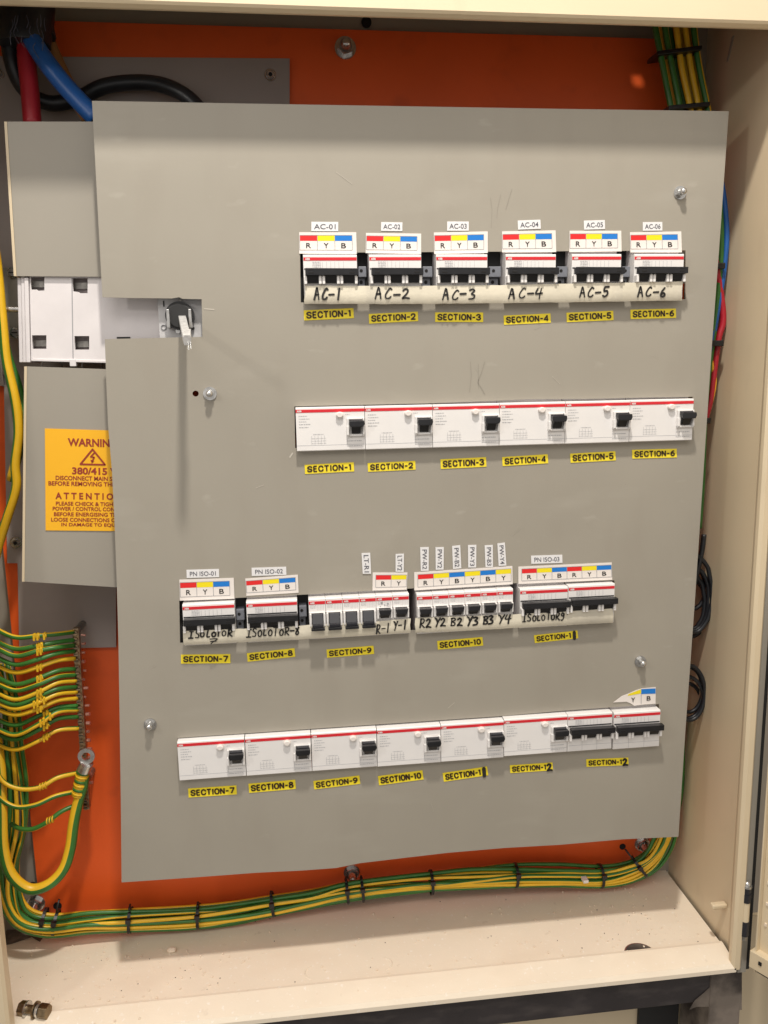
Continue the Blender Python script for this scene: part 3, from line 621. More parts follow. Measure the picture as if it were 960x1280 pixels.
# ================================================================== BREAKERS
H = 0.044
def shoulders(mb, W_): mb.box(0.0002, W_-0.0002, 0.012, 0.070, -0.020, 0.064, 'whiteish')
def logo(root, x, z, w=0.0046, h=0.0021):
    vs, fs = textmesh('ABB', 0.03); MB().raw([(x+u*w, -0.0005, z+v*h) for u, v in vs], fs, 'white').build('logo', root, local=True)
def print_lines(root, lst, m_='greyink'):
    mb = MB()
    for x0, x1, z, t_ in lst: mb.face([(x0,-0.00025,z),(x1,-0.00025,z),(x1,-0.00025,z+t_),(x0,-0.00025,z+t_)], m_)
    return mb.build('small_print', root, local=True, kind='stuff')
def dashes(x0, x1, z, t_, rnd):
    out = []; x = x0
    while x < x1:
        w = rnd.uniform(.0006, .0022); out.append((x, min(x+w, x1), z, t_)); x += w+rnd.uniform(.0003, .0007)
    return out
def faceshell(mb, W_, m_='white'):
    # neck: front with a small chamfer on top and bottom
    c = 0.0008; pr = [(0.0, 0.0+c), (0.0, H-c), (c, H), (0.0125, H), (0.0125, 0), (c, 0)]
    n = len(pr); vs = [(0.00015, y, z) for y, z in pr]+[(W_-0.00015, y, z) for y, z in pr]
    mb.raw(vs, [tuple(range(n-1, -1, -1)), tuple(range(n, 2*n))]+[(i, (i+1) % n, (i+1) % n+n, i+n) for i in range(n)], m_)
def make_3p():
    W_ = 0.0525; r = thing('three_pole_switch', '', 'circuit breaker')
    b = MB(); faceshell(b, W_); shoulders(b, W_)
    for zz in (0.0145, 0.0072): b.box(0.0004, W_-0.0004, -0.00012, 0.0002, zz, zz+0.00035, 'palegreyink')
    for k in (1, 2): b.box(k*0.0175-.00015, k*0.0175+.00015, -0.00012, .0002, 0.0005, 0.0185, 'palegreyink')
    b.build('housing', r, local=True)
    s = MB(); s.box(0.0004, W_-0.0004, -0.0003, 0.0005, 0.0385, 0.0415, 'red'); s.build('red_stripe', r, local=True); logo(r, 0.002, 0.0388)
    rnd = random.Random(5); L = []
    for z in (0.0368, 0.0353, 0.0338, 0.0323): L += dashes(0.009, 0.017, z, 0.0006, rnd)
    for x in (0.0185, 0.0225, 0.0265, 0.0305, 0.0345, 0.039): L.append((x, x+0.0003, 0.0312, 0.0062))
    print_lines(r, L, 'palegreyink')
    pk = MB()
    for k in range(3):
        for x in (k*0.0175+0.0004, k*0.0175+0.0145): pk.prism([(x, 0.0158), (x+0.0026, 0.0158), (x+0.0026, 0.0225), (x+0.002, 0.0235), (x+.0006, 0.0235), (x, 0.0225)], -0.0070, 0.0, 'white')
    pk.build('toggle_guard', r, local=True, bevel=0.0003)
    for k in range(3):
        x = k*0.0175+0.0031; MB().hexa([(x,-0.0035,0.0170),(x+.0113,-0.0035,.0170),(x+.0113,0.0003,.0170),(x,0.0003,.0170),(x,-.0065,.0255),(x+.0113,-.0065,.0255),(x+.0113,.0003,.0255),(x,.0003,.0255)], 'black').build('toggle', r, local=True)
    hb = MB(); hb.prism([(0.0016, 0.0238), (W_+0.0004, 0.0238), (W_+0.0004, 0.0300), (0.0016, 0.0304)], -0.0098, -0.0030, 'black')
    for x in (0.0045, 0.044): hb.box(x, x+0.005, -0.01005, -0.0097, 0.0284, 0.0291, 'hole'); hb.box(x, x+0.005, -0.01005, -0.0097, 0.0252, 0.0268, 'hole')
    hb.build('tie_bar', r, local=True, bevel=0.0006)
    rc = MB(); rc.box(0.0008, W_-0.0008, -0.0004, 0.0004, 0.0300, 0.0311, 'darkgrey'); rc.build('toggle_recess', r, local=True)
    return r
def make_1p(off):
    W_ = 0.0175; r = thing('single_pole_breaker', '', 'circuit breaker')
    b = MB(); faceshell(b, W_); shoulders(b, W_); b.box(0.0003, W_-0.0003, -0.00012, .0002, 0.0105, 0.0108, 'palegreyink')
    b.build('housing', r, local=True)
    s = MB(); s.box(0.0004, W_-0.0004, -0.0003, 0.0005, 0.0378, 0.0411, 'red'); s.build('red_stripe', r, local=True); logo(r, 0.0016, 0.0384)
    rnd = random.Random(9); L = []
    for z in (0.0366, 0.0352, 0.0338): L += dashes(0.0018, 0.0075, z, 0.0004, rnd)
    for x in (0.0088, 0.0104, 0.0120, 0.0136, 0.0152): L.append((x, x+0.0002, 0.0312, 0.0062))
    print_lines(r, L, 'palegreyink')
    g_ = MB()
    z0 = 0.0150 if off else 0.0195; z1 = 0.0285 if off else 0.0300
    for x in (0.0006, 0.0149): g_.prism([(x, z0), (x+0.0020, z0), (x+0.0020, z1), (x, z1)], -0.0045, 0.0, 'white')
    g_.box(0.0006, 0.0169, -0.0020, 0.0, z1, z1+0.0010, 'white')
    g_.build('toggle_guard', r, local=True, bevel=0.0004)
    t_ = MB()
    if off:
        t_.hexa([(0.0032,-0.0085,0.0150),(0.0143,-0.0085,.0150),(0.0143,0.0003,.0150),(0.0032,0.0003,.0150),(0.0030,-.0015,.0280),(0.0145,-.0015,.0280),(0.0145,.0003,.0280),(0.0030,.0003,.0280)], 'darkgrey')
        t_.prism([(0.0018, 0.0122), (0.0158, 0.0122), (0.0158, 0.0150), (0.0018, 0.0150)], -0.0115, -0.0060, 'black')
        t_.box(0.0030, 0.0146, -0.0100, -0.0060, 0.0152, 0.0185, 'darkgrey')
    else:
        t_.hexa([(0.0042,-0.0030,0.0195),(0.0133,-0.0030,.0195),(0.0133,0.0003,.0195),(0.0042,0.0003,.0195),(0.0038,-.0065,.0255),(0.0137,-.0065,.0255),(0.0137,.0003,.0255),(0.0038,.0003,.0255)], 'black')
        t_.prism([(0.0032, 0.0245), (0.0143, 0.0245), (0.0153, 0.0300), (0.0022, 0.0300)], -0.0095, -0.0030, 'black')
    t_.build('toggle', r, local=True, bevel=0.0005)
    return r
def make_rcbo():
    W_ = 0.0700; r = thing('residual_current_breaker', '', 'circuit breaker')
    b = MB(); faceshell(b, W_); shoulders(b, W_)
    b.box(0.0004, W_-0.0004, -0.00012, 0.0002, 0.0056, 0.0060, 'palegreyink'); b.box(0.0515, 0.0518, -0.00012, 0.0002, 0.006, 0.0125, 'palegreyink')
    b.build('housing', r, local=True)
    s = MB(); s.box(0.0002, W_-0.0002, -0.0003, 0.0005, 0.0388, 0.0418, 'red'); s.build('red_stripe', r, local=True); logo(r, 0.0012, 0.0393, 0.0048, 0.0019)
    rnd = random.Random(11); L = []
    for z, x1 in ((0.0350, .0115), (0.0322, .014), (0.0295, .0105), (0.0268, .0145), (0.0238, .0125)): L += dashes(0.003, x1, z, 0.0007, rnd)
    L += dashes(0.017, 0.0275, 0.0165, 0.0006, rnd)
    for x in (0.0152, 0.0185, 0.0218, 0.0250, 0.0283): L.append((x, x+0.0003, 0.0070, 0.0085))
    for z in (0.0075, 0.0100, 0.0125): L += dashes(0.0155, 0.0300, z, 0.0004, rnd)
    L += dashes(0.0515, 0.0665, 0.0090, 0.0008, rnd); L += dashes(0.0515, 0.0665, 0.0040, 0.0007, rnd); L += dashes(0.0505, 0.0545, 0.0358, 0.0006, rnd)
    print_lines(r, L, 'palegreyink')
    tb = MB(); tb.cyl((0.0445, 0.0, 0.0360), (0.0445, -0.0035, 0.0360), 0.0030, 'paper', 20); tb.cyl((0.0445, -0.0035, 0.0360), (0.0445, -0.0042, 0.0360), 0.0030, 'paper', 20, r2=0.0022)
    o = tb.build('test_button', r, local=True)
    for v in o.data.vertices: v.co.x = 0.0445+(v.co.x-0.0445)*1.25
    fr = MB(); x0, x1, z0, z1 = 0.0515, 0.0696, 0.0140, 0.0325
    fr.box(x0, x0+0.0022, -0.0035, 0.0, z0, z1, 'white'); fr.box(x1-0.0020, x1, -0.0035, 0.0, z0, z1, 'white'); fr.box(x0+0.0022, x1-0.002, -0.0025, 0.0, z0, z0+0.0022, 'white'); fr.box(x0+.0022, x1-.002, -0.0020, 0.0, z1-0.0016, z1, 'white')
    fr.box(x0-0.0004, x0+0.0020, -0.0052, -0.0, z0+0.0015, z0+0.0105, 'white'); fr.box(x1-0.0022, x1-0.0002, -0.0052, -0.0, z0+0.0015, z0+0.0105, 'white')
    fr.build('toggle_frame', r, local=True, bevel=0.0005)
    t_ = MB(); t_.hexa([(0.0563,-0.0030,0.0168),(0.0655,-0.0030,.0168),(0.0655,0.0003,.0168),(0.0563,0.0003,.0168),(0.0563,-.0070,.0250),(0.0655,-.0070,.0250),(0.0655,.0003,.0250),(0.0563,.0003,.0250)], 'black')
    t_.prism([(0.0545, 0.0238), (0.0678, 0.0238), (0.0690, 0.0268), (0.0686, 0.0302), (0.0536, 0.0302), (0.0532, 0.0268)], -0.0105, -0.0040, 'black')
    t_.box(0.0545, 0.0675, -0.0060, -0.0005, 0.0300, 0.0312, 'darkgrey')
    t_.build('toggle', r, local=True, bevel=0.0007)
    return r
protos = {}
def put(kind, xl_, xr_, ytop_l, ybot_l, lab, group, ymid=None):
    mk = {'3p': make_3p, '1p': lambda: make_1p(False), '1off': lambda: make_1p(True), 'rc': make_rcbo}[kind]
    Wn = {'3p': 0.0525, '1p': 0.0175, '1off': 0.0175, 'rc': 0.070}[kind]
    if kind not in protos: r = protos[kind] = mk()
    else: r = copy_tree(protos[kind])
    YFc = -0.008; xm = (xl_+xr_)/2; ztop_ = U(xm, ytop_l, 0).z; A = U(xl_, ybot_l, YFc); B = U(xr_, ybot_l, YFc)
    r.location = (A.x, YFc, ztop_-H); r.scale = ((B.x-A.x)/Wn, 1, 1); r['label'] = lab; r['category'] = 'circuit breaker'; r['group'] = group
    return r
g1 = 'three-pole isolators in the top row'; ordn = ['first', 'second', 'third', 'fourth', 'fifth', 'sixth']
top1 = [(379.5,446.7),(461.6,526.8),(545,609.2),(631.7,694.5),(714.3,776),(792,853.9)]
for i, (a, b) in enumerate(top1):
    put('3p', a, b, 319.8-0.2*i, 345, 'white three-pole isolator with black tie bar and red stripe above the handwriting AC-%d' % (i+1), g1)
g2 = 'wide breakers of the second row'
for i in range(6):
    xa = (370.2, 456.4, 540.9, 624.2, 706.5, 787)[i]; xb = (456.1, 540.6, 623.9, 706.2, 786.7, 866)[i]; yt = (r2t[i][1]+r2t[i+1][1])/2
    put('rc', xa, xb, yt+0.6, yt+30, 'wide white breaker with test button in the second row above sticker SECTION-%d' % (i+1), g2)
g3 = 'breakers of the third row'
put('3p', 228.8, 294.1, 751.8, 775, 'white three-pole isolator under label PN ISO-01, leftmost in the third row', g3)
put('3p', 308.4, 372.3, 748.3, 772, 'white three-pole isolator under label PN ISO-02, above handwriting ISOLOTOR-8', g3)
e = [386, 407.2, 428.3, 449.4, 470.3, 490.9, 511.5]
for i in range(6):
    nm = ['leftmost of the four switched-off single breakers above sticker SECTION-9', 'second from left of the four switched-off single breakers above SECTION-9', 'third from left of the four switched-off single breakers above SECTION-9',
          'rightmost of the four switched-off single breakers above SECTION-9', 'single-pole breaker above the handwriting R-1, with ink marks on its face', 'single-pole breaker above the handwriting Y-1'][i]
    r = put('1off' if i < 4 else '1p', e[i], e[i+1], 745.6-i*1.15, 765, nm, g3)
    if i == 4: inked = r
for i, n_ in enumerate(('R2', 'Y2', 'B2', 'Y3', 'B3', 'Y4')):
    put('1p', 520.9+i*20.05, 540.95+i*20.05, 739.8-i*1.2, 760, 'single-pole breaker above the handwriting %s and below label PW-%s' % (n_, n_), g3)
put('3p', 649.7, 709.6, 732.4, 752, 'white three-pole isolator above the handwriting ISOLOTORg', g3)
put('3p', 710.2, 768, 728.4, 748, 'white three-pole isolator at the right end of the third row, above blank tape', g3)
g4 = 'breakers of the bottom row'
r4t = [(223.3,922.7),(307.3,917.7),(390.2,911.9),(471.7,906.8),(551.2,902),(629.6,895.6),(708.7,889),(765,886.7),(823.7,883.6)]
r4b = [(224,975.5),(308,968.8),(390.2,964.4),(471.7,957.6),(551.2,951.3),(629.6,945.7),(708.7,941),(765,937.8),(823.7,933)]
sn = ['SECTION-7', 'SECTION-8', 'SECTION-9', 'SECTION-10', 'SECTION-11', 'SECTION-12']
for i in range(8):
    yt = (r4t[i][1]+r4t[i+1][1])/2; yb_ = (r4b[i][1]+r4b[i+1][1])/2
    if i < 6: put('rc', r4b[i][0]+.2, r4b[i+1][0]-.2, yt+0.5, yb_, 'wide white breaker with test button in the bottom row above sticker %s' % sn[i], g4)
    else: put('3p', r4b[i][0]+(.2 if i == 6 else 1), r4b[i+1][0]-(1 if i == 6 else 0), yt+0.5, yb_, ['left', 'right'][i-6]+' one of the two three-pole switches at the right end of the bottom row', g4)
q = MB()
for x, z, s_ in ((0.006,0.0355,.0012),(0.009,0.033,.0008),(0.0125,0.0345,.0010),(0.0135,0.030,.0022),(0.0045,0.0315,.0007),(0.0115,.032,.0007)):
    q.raw([(x+math.cos(a_)*s_*(1+.3*math.sin(a_*3+x*900)), -0.0006, z+math.sin(a_)*s_*.8) for a_ in [k*math.pi/5 for k in range(10)]], [tuple(range(10))], 'greyink')
q.build('ink_smudge', inked, local=True)
# grey auxiliary blocks in the gaps of rows one and three
def aux(xa, xb, yt, yb_, lab):
    A = U(xa, yb_, 0.001); B = U(xb, yt, 0.001); r = thing('auxiliary_contact', lab, 'switch block', (A.x, 0.001, A.z), 'grey auxiliary blocks between isolators')
    w, h_ = B.x-A.x, B.z-A.z; b = MB(); b.box(0.001, w*0.82, 0.0, 0.05, h_*0.30, h_*0.72, 'auxgrey'); b.box(0.001, w*0.70, 0.004, 0.05, -0.01, h_*0.28, 'auxgrey'); b.box(0.0, w, 0.012, 0.06, -0.015, h_+0.012, 'shadowgap')  # rear black box paints the shade of the gap behind the grey blocks
    b.build('block_body', r, local=True, bevel=0.0006)
    c_ = MB(); c_.cyl((w*0.35, -0.0003, h_*0.55), (w*0.35, 0.001, h_*0.55), 0.0016, 'hole', 12); c_.cyl((w*0.35, 0.0035, h_*0.12), (w*0.35, 0.0045, h_*0.12), 0.0017, 'hole', 12); c_.build('terminal_hole', r, local=True)
for i in range(5): aux(top1[i][1]+0.5, top1[i+1][0]-1.5, 324, 356, 'grey block in the dark gap right of isolator AC-%d' % (i+1))
aux(295, 307, 753, 785, 'grey block in the gap between the isolators labelled PN ISO-01 and PN ISO-02'); aux(373.5, 385, 748, 781, 'grey block in the gap left of the switched-off breakers')
for xa, ya, yb_, lab in ((374, 316, 378, 'added black box shading the left end of the top row opening'), (223, 750, 806, 'added black box shading the left end of the third row opening')):
    a = U(xa, yb_, 0.02); b = U(xa+12, ya, 0.02); tag(MB().box(a.x-.012, b.x, 0.011, 0.068, a.z-.01, b.z+.006, 'shadowgap').build('gap_shade_box'), lab, 'added shade box')  # black box added so the end of the opening stays dark
# DIN rails
for nm, ya, yb_, x0, x1 in (('top', 335, 360, 372, 860), ('second', 525, 535, 368, 866), ('third', 760, 770, 222, 768), ('bottom', 925, 935, 222, 824)):
    a = U(x0, ya, 0.07); b = U(x1, ya if nm == 'top' else ya-20, 0.07); z = (a.z+b.z)/2; q = MB(); q.box(a.x, b.x, 0.0705, 0.0715, z-0.0175, z+0.0175, 'dullsteel'); q.box(a.x, b.x, 0.0717, YO-0.0005, z-0.012, z+0.012, 'dullsteel')
    tag(q.build('mounting_rail'), 'steel rail behind the %s row of breakers' % nm, 'rail')

# ================================================================== LEFT: COVERS, ISOLATOR
M['innards'] = mat('isolator_innards', (0.36, 0.30, 0.29), 0.5, noise=0.3, nscale=60)
ua = thing('upper_side_cover', 'small plain grey cover plate at upper left with a bright folded edge', 'cover plate', U(60, 250, 0.02))
def cover(root, c, y, fold=0.016):
    P = [U(px, py, y) for px, py in c]; q = MB(); polysheet(q, P, y, y+0.0015, 'plate2'); q.build('cover_sheet', root)
    q = MB(); TL, TR, BR, BL = P
    o = Vector((-0.0028, 0, 0)); q.hexa([BL+o, BL-Vector((.0003,0,0)), BL-Vector((.0003,-.003,0)), BL+o+Vector((0,.02,0)), TL+o, TL-Vector((.0003,0,0)), TL-Vector((.0003,-.003,0)), TL+o+Vector((0,.02,0))], 'cream'); q.build('folded_edge', root)
cover(ua, [(9,152),(140,152),(140,346),(21,345)], 0.020)
lb = thing('lower_side_cover', 'grey cover plate at lower left carrying the amber warning sticker', 'cover plate', U(80, 600, 0.02))
cover(lb, [(34,458),(150,462),(160,735),(31,727)], 0.020)
s = Sheet([(56,535.5),(156,538.5),(158,664),(57,663)], 0.0192, 'amber')
def wt(t_, px0, px1, py0, py1, bold):
    u0, u1 = (px0-56.5)/100.5, (px1-56.5)/100.5; v0, v1 = 1-(py1-536)/127.5, 1-(py0-536)/127.5; s.text(t_, u0, u1, v0, v1, 'redink', bold)
wt('WARNING', 85, 147, 547, 557, 0.03); wt('380/415 V', 90, 147, 583, 592, 0.03); wt('DISCONNECT MAIN SUPPLY', 69.5, 161, 594, 599.5, 0.022); wt('BEFORE REMOVING THIS COVER', 60.5, 172, 601, 606.5, 0.022)
wt('A T T E N T I O N', 69, 152, 615, 623.5, 0.03); wt('PLEASE CHECK & TIGHTEN ALL', 69.5, 168, 626.5, 631.5, 0.02); wt('POWER / CONTROL CONNECTION', 65.5, 172, 633, 638, 0.02)
wt('BEFORE ENERGISING THE PANEL', 67, 173, 640, 645, 0.02); wt('LOOSE CONNECTIONS CAN RESULT', 63.5, 178, 647, 652, 0.02); wt('IN DAMAGE TO EQUIPMENT', 76, 168, 653.5, 658.5, 0.02)
def onS(px, py): u, v = (px-56.5)/100.5, 1-(py-536)/127.5; return s.at(u, v, 0.0005)
ribbon(s.mb, [onS(*p) for p in ((116,560),(100.5,579),(131.5,579),(116,560))], 0.0016, 'redink')
ribbon(s.mb, [onS(*p) for p in ((118,564.5),(113.5,569.5),(118,570),(115,575.5))], 0.0014, 'redink'); s.mb.face([onS(*p) for p in ((113,573),(115,577.5),(118,574.5))], 'redink')
s.mb.build('warning_sticker', lb, label='amber sticker with WARNING, shock triangle and 380/415 V in dark red')

iso = thing('main_isolator', 'white main isolator switch with square windows and a silver shaft, at the left notch', 'switch', U(120, 400, 0.03))
yI = 0.0235
def Z(px, py, y=yI): return U(px, py, y)
loopsI = [[(37,342),(203,342),(203,455),(39,448)], [(37,346),(55,346),(55,363),(46,364),(46,362),(37,362)], [(90,347),(109.5,347),(109.5,366),(100,366.5),(98,365),(91,364)],
          [(39,419),(58,419),(58,436),(39.5,436)], [(92.5,420),(111.5,420),(111.5,437),(93,437)]]
loopsI = [[(37,342),(201,342),(201,455),(39,448)], [(38,346),(55.5,346),(55.5,363),(47,363.5),(46,362),(38.5,362)], [(90.5,347.5),(109.5,347.5),(109.5,366.5),(100,366.5),(98,365),(91,364)],
          [(40,419),(58,419),(58,436),(40.3,436)], [(93,420),(111.5,420),(111.5,437),(93.3,437)]]
filled([[(Z(*p).x, Z(*p).z) for p in L] for L in loopsI], yI, yI+0.003, 'whiteish', 'front_shield', iso)
a, b = Z(90, 348), Z(91.5, 448); q = MB(); q.hexa([(b.x-.0005,yI-.0004,b.z),(b.x+.0003,yI-.0004,b.z),(b.x+.0003,yI+.0002,b.z),(b.x-.0005,yI+.0002,b.z),(a.x-.0005,yI-.0004,a.z),(a.x+.0003,yI-.0004,a.z),(a.x+.0003,yI+.0002,a.z),(a.x-.0005,yI+.0002,a.z)], 'greyink'); q.build('pole_seam', iso)
q = MB()
for x0, x1, dy in ((22.5, 27, .001), (27, 31, .0), (31, 36.3, -.0012)):
    A = Z(x0+1.5, 453, yI+dy); B = Z(x1+1.5, 453, yI+dy); Cc = Z(x1-1.0, 347, yI+dy); Dd = Z(x0-1.0, 347, yI+dy)
    o = Vector((0, .045, 0)); q.hexa([A, B, B+o, A+o, Dd, Cc, Cc+o, Dd+o], 'whiteish')
q.build('ribbed_edge', iso, bevel=0.0006)
q = MB(); A = Z(40, 462); B = Z(205, 340); q.box(A.x, B.x, yI+0.0105, yI+0.075, A.z+.012, B.z, 'innards'); q.build('switch_body', iso)
q = MB(); A = Z(39, 449.5); B = Z(140, 449.5); q.hexa([(A.x,yI-.001,A.z-.0015),(B.x,yI-.001,B.z-.0035),(B.x,yI+.004,B.z-.0035),(A.x,yI+.004,A.z-.0015),(A.x,yI-.001,A.z+.001),(B.x,yI-.001,B.z-.0008),(B.x,yI+.004,B.z-.0008),(A.x,yI+.004,A.z+.001)], 'whiteish')
A = Z(91, 449); q.box(A.x-.003, A.x+.003, yI-.0015, yI+.004, A.z-.007, A.z, 'whiteish'); q.build('lower_lip', iso, bevel=0.0005)
for px in (65, 115):
    A = Z(px, 458, yI+.012); q = MB()
    pp = [A+Vector((math.cos(t_)*0.010, 0, math.sin(t_)*0.010)) for t_ in [k*math.pi/8 for k in range(17)]]; q.tube(pp, 0.0007, 'dullsteel', 6); q.build('terminal_ring', iso)
for px, py in ((47,354),(100,356),(49,428),(102,429)):
    A = Z(px, py, yI+.009); q = MB(); q.box(A.x-.006, A.x+.007, yI+.008, yI+.0100, A.z-.004, A.z+.002, 'dullsteel'); q.build('busbar_end', iso)
q = MB(); A = Z(146, 421.2, yI); B = Z(163, 423, yI); q.box(A.x, B.x, yI-.0006, yI+.0002, B.z, A.z, 'shadowgap'); q.build('slot', iso)
# bracket left of it
q = MB(); A = U(8, 424, .075); B = U(30, 334, .075); q.box(A.x, B.x, .075, .080, A.z, B.z, 'plate2'); q.build('side_bracket', iso, bevel=.0008)
A = U(2, 386.5, .05); B = U(30, 386.5, .05); MB().cyl(A, B, 0.0032, 'steel', 14).build('link_rod', iso)
for px, py in ((16, 341), (19.5, 416)):
    c_ = U(px, py, .0745); q = MB(); q.cyl((c_.x, .0749, c_.z), (c_.x, .0725, c_.z), .0052, 'steel', 18); q.cyl((c_.x, .0725, c_.z), (c_.x, .0705, c_.z), .0036, 'dullsteel', 18); q.box(c_.x-.0028, c_.x+.0028, .0702, .0706, c_.z-.0005, c_.z+.0005, 'hole'); q.build('screw', iso)
# operating mechanism in the notch
yM = 0.012
q = MB(); A = U(200, 424, yM); B = U(262, 370, yM); q.box(A.x, B.x, yM, yM+.04, A.z-.01, B.z+.01, 'plastgrey'); 
M['plastgrey'] = mat('mechanism_grey', (0.60, 0.59, 0.59), 0.4, noise=0.15, nscale=90)
q.build('mechanism_face', iso)
c_ = U(225, 395, yM-0.004); q = MB(); q.cyl((c_.x, yM-.0002, c_.z), (c_.x, yM-.008, c_.z), .0138, 'black', 32); q.cyl((c_.x, yM-.008, c_.z), (c_.x, yM-.009, c_.z), .0128, 'shadowgap', 32, r2=.011); q.build('rotor', iso)
for sg in (-1, 1):
    q = MB(); x = c_.x+sg*.0105; q.hexa([(x-.0016,yM-.012,c_.z-.012),(x+.0016,yM-.012,c_.z-.012),(x+.0016,yM-.0002,c_.z-.012),(x-.0016,yM-.0002,c_.z-.012),(x-.0014,yM-.012,c_.z+.006),(x+.0014,yM-.012,c_.z+.006),(x+.0014,yM-.0002,c_.z+.008),(x-.0014,yM-.0002,c_.z+.008)], 'steel'); q.build('claw', iso, bevel=.0006)
for px, py, r_, m_ in ((214,399,.0016,'steel'),(222.5,414,.0022,'steel'),(241,410,.0016,'hole'),(225,376,.0020,'dullsteel')):
    a = U(px, py, yM-.002); MB().cyl((a.x, yM-.0002, a.z), (a.x, yM-.003, a.z), r_, m_, 14).build('pin', iso)
a = U(204.5, 409, yM-.001); q = MB(); q.tube([Vector((a.x+math.cos(t_)*.0024, yM-.0006, a.z+math.sin(t_)*.0024)) for t_ in [k*math.pi/8 for k in range(17)]], .0005, 'greyink', 6); q.build('off_mark', iso)
a = U(204.5, 379.5, yM-.001); MB().box(a.x-.0006, a.x+.0006, yM-.0006, yM-.0002, a.z-.0028, a.z+.0028, 'ink').build('on_mark', iso)
A = U(228, 399, yM-.008); B = U(234, 425, -0.078); dvv = (B-A).normalized(); q = MB(); sx = Vector((1,0,0)); sz = dvv.cross(sx).normalized()
def bar(A, B, w, h_, m_):
    q.hexa([A-sx*w-sz*h_, A+sx*w-sz*h_, A+sx*w+sz*h_, A-sx*w+sz*h_, B-sx*w-sz*h_, B+sx*w-sz*h_, B+sx*w+sz*h_, B-sx*w+sz*h_], m_)
bar(A, B, .0036, .0036, 'brightsteel'); q.build('shaft', iso, bevel=.0006)
q = MB(); bar(A+(B-A)*.72+sx*.0018-sz*.0001, B+dvv*.001, .0030, .0044, 'brightsteel'); q.build('shaft_sleeve', iso)
q = MB(); q.cyl(B+sx*.0008, B+dvv*.002+sx*.0008-Vector((0,0,.008)), .0005, 'steel', 8); q.cyl(B+sx*.0028, B+dvv*.002+sx*.0028-Vector((0,0,.007)), .0005, 'steel', 8); q.build('split_pin', iso)

# ================================================================== HEAVY CABLES, TOP LEFT
def cable(name, pts, r, m_, lab, cat='cable', n=14, group=None, k=6, **kw):
    q = MB(); q.tube(path(pts, k), r, m_, n, **kw); o = q.build(name)
    return tag(o, lab, cat, group)
cable('power_cable', [(32,-10,.06),(34,40,.06),(33,70,.058),(37,110,.055),(41,160,.050)], 0.0086, 'cred', 'thick red power cable going down behind the upper left cover')
cable('power_cable', [(24,-10,.055),(34,35,.050),(50,66,.046),(73,97,.042),(95,122,.038),(122,150,.034)], 0.0090, 'cblue', 'thick blue power cable slanting down behind the cover plate corner')
cable('power_cable', [(46,-10,.078),(58,45,.078),(72,80,.078),(90,115,.078),(112,150,.078)], 0.0075, 'cbrown', 'brown cable half hidden behind the blue cable')
cable('power_cable', [(10,-10,.068),(10,40,.068),(16,82,.070),(32,113,.078),(62,129,.086),(98,123,.088),(130,108,.086),(170,103,.084),(205,107,.080),(235,122,.074),(260,148,.068)], 0.0076, 'cblack', 'thick black power cable looping across the grey backing sheet')
q = MB(); q.tube(path([(34,-14,.062),(33,20,.062),(31,45,.060),(32,58,.060)]), lambda t_: 0.0265-0.003*t_, 'cblack', 18)
q.tube(path([(50,-14,.075),(52,20,.070),(57,48,.066)]), 0.010, 'cblack', 10)
bt = q.build('cable_boot'); tag(bt, 'black wrapped sleeve where the heavy cables enter at the top left', 'cable sleeve')
M['film'] = mat('cling_film', (0.09, 0.095, 0.13), 0.2)
rnd = random.Random(4); q = MB()
for i in range(14):
    x = rnd.uniform(12, 56); y = rnd.uniform(15, 55); q.tube(path([(x, y, .034), (x+rnd.uniform(-3, 3), y+rnd.uniform(6, 9), .0345), (x+rnd.uniform(-5, 5), y+rnd.uniform(14, 22), .036)], 4), .00035, 'film', 5)
q.build('film_wrinkle', bt)

# ================================================================== EARTH WIRES
def wire(name, pts, r, lab, group, phase, twist=7.0, k=6, n=10, y=None, cat='wire'):
    q = MB(); P = pts if isinstance(pts[0], Vector) else path(pts, k)
    q.tube(P, r, None, n, stripe=('wy', 'wg'), twist=twist, phase=phase); o = q.build(name); return tag(o, lab, cat, group)
# terminal bar
tb = thing('earth_bar', 'vertical dark brass earth terminal bar with a row of clamp screws at lower left', 'terminal bar', U(96, 900, .07))
A = U(94, 786, .072); B = U(108, 1012, .072)
ax = (B-A).normalized(); q = MB(); sx = Vector((1,0,0))
q.hexa([B-sx*.0035, B+sx*.0035, B+sx*.0035+Vector((0,.008,0)), B-sx*.0035+Vector((0,.008,0)), A-sx*.0035, A+sx*.0035, A+sx*.0035+Vector((0,.008,0)), A-sx*.0035+Vector((0,.008,0))], 'brass'); q.build('bar', tb, bevel=.0006)
nb = 27
for i in range(nb):
    p = A.lerp(B, (i+.5)/nb); q = MB(); q.cyl(p+Vector((0,.0002,0)), p+Vector((0,-.0035,0)), .0027, 'brass', 14); q.box(p.x-.0021, p.x+.0021, p.y-.0038, p.y-.0034, p.z-.0004, p.z+.0004, 'hole'); q.build('clamp_screw', tb)
rnd = random.Random(2)
for i in range(18):
    p = A.lerp(B, (i*1.3+1.0)/nb)+Vector((.0045+rnd.uniform(0, .001), .003, 0)); q = MB(); l = rnd.uniform(.0015, .005)
    q.cyl(p, p+Vector((l, -.001, rnd.uniform(-.001, .001))), rnd.uniform(.0012, .0021), 'copper', 8); q.build('wire_end', tb)
for p in (A+Vector((0,.008,-.004)), B+Vector((0,.008,.03))):
    q = MB(); q.cyl(p, Vector((p.x, YO-.0004, p.z)), .004, 'dullsteel', 10); q.build('standoff', tb)
yl = [788.5,803,812,823,833,848,856,867,874,879,887,900,912,918,931]; yr = [790,800,806.7,814,823,836,843.7,851,858.7,865,873,882,887.5,896,910.4]
rnd = random.Random(12); ph = [2.4,2.5,2.3,1.2,4.6,1.0,2.5,4.4,1.4,4.8,4.7,2.4,4.9,2.4,4.4]
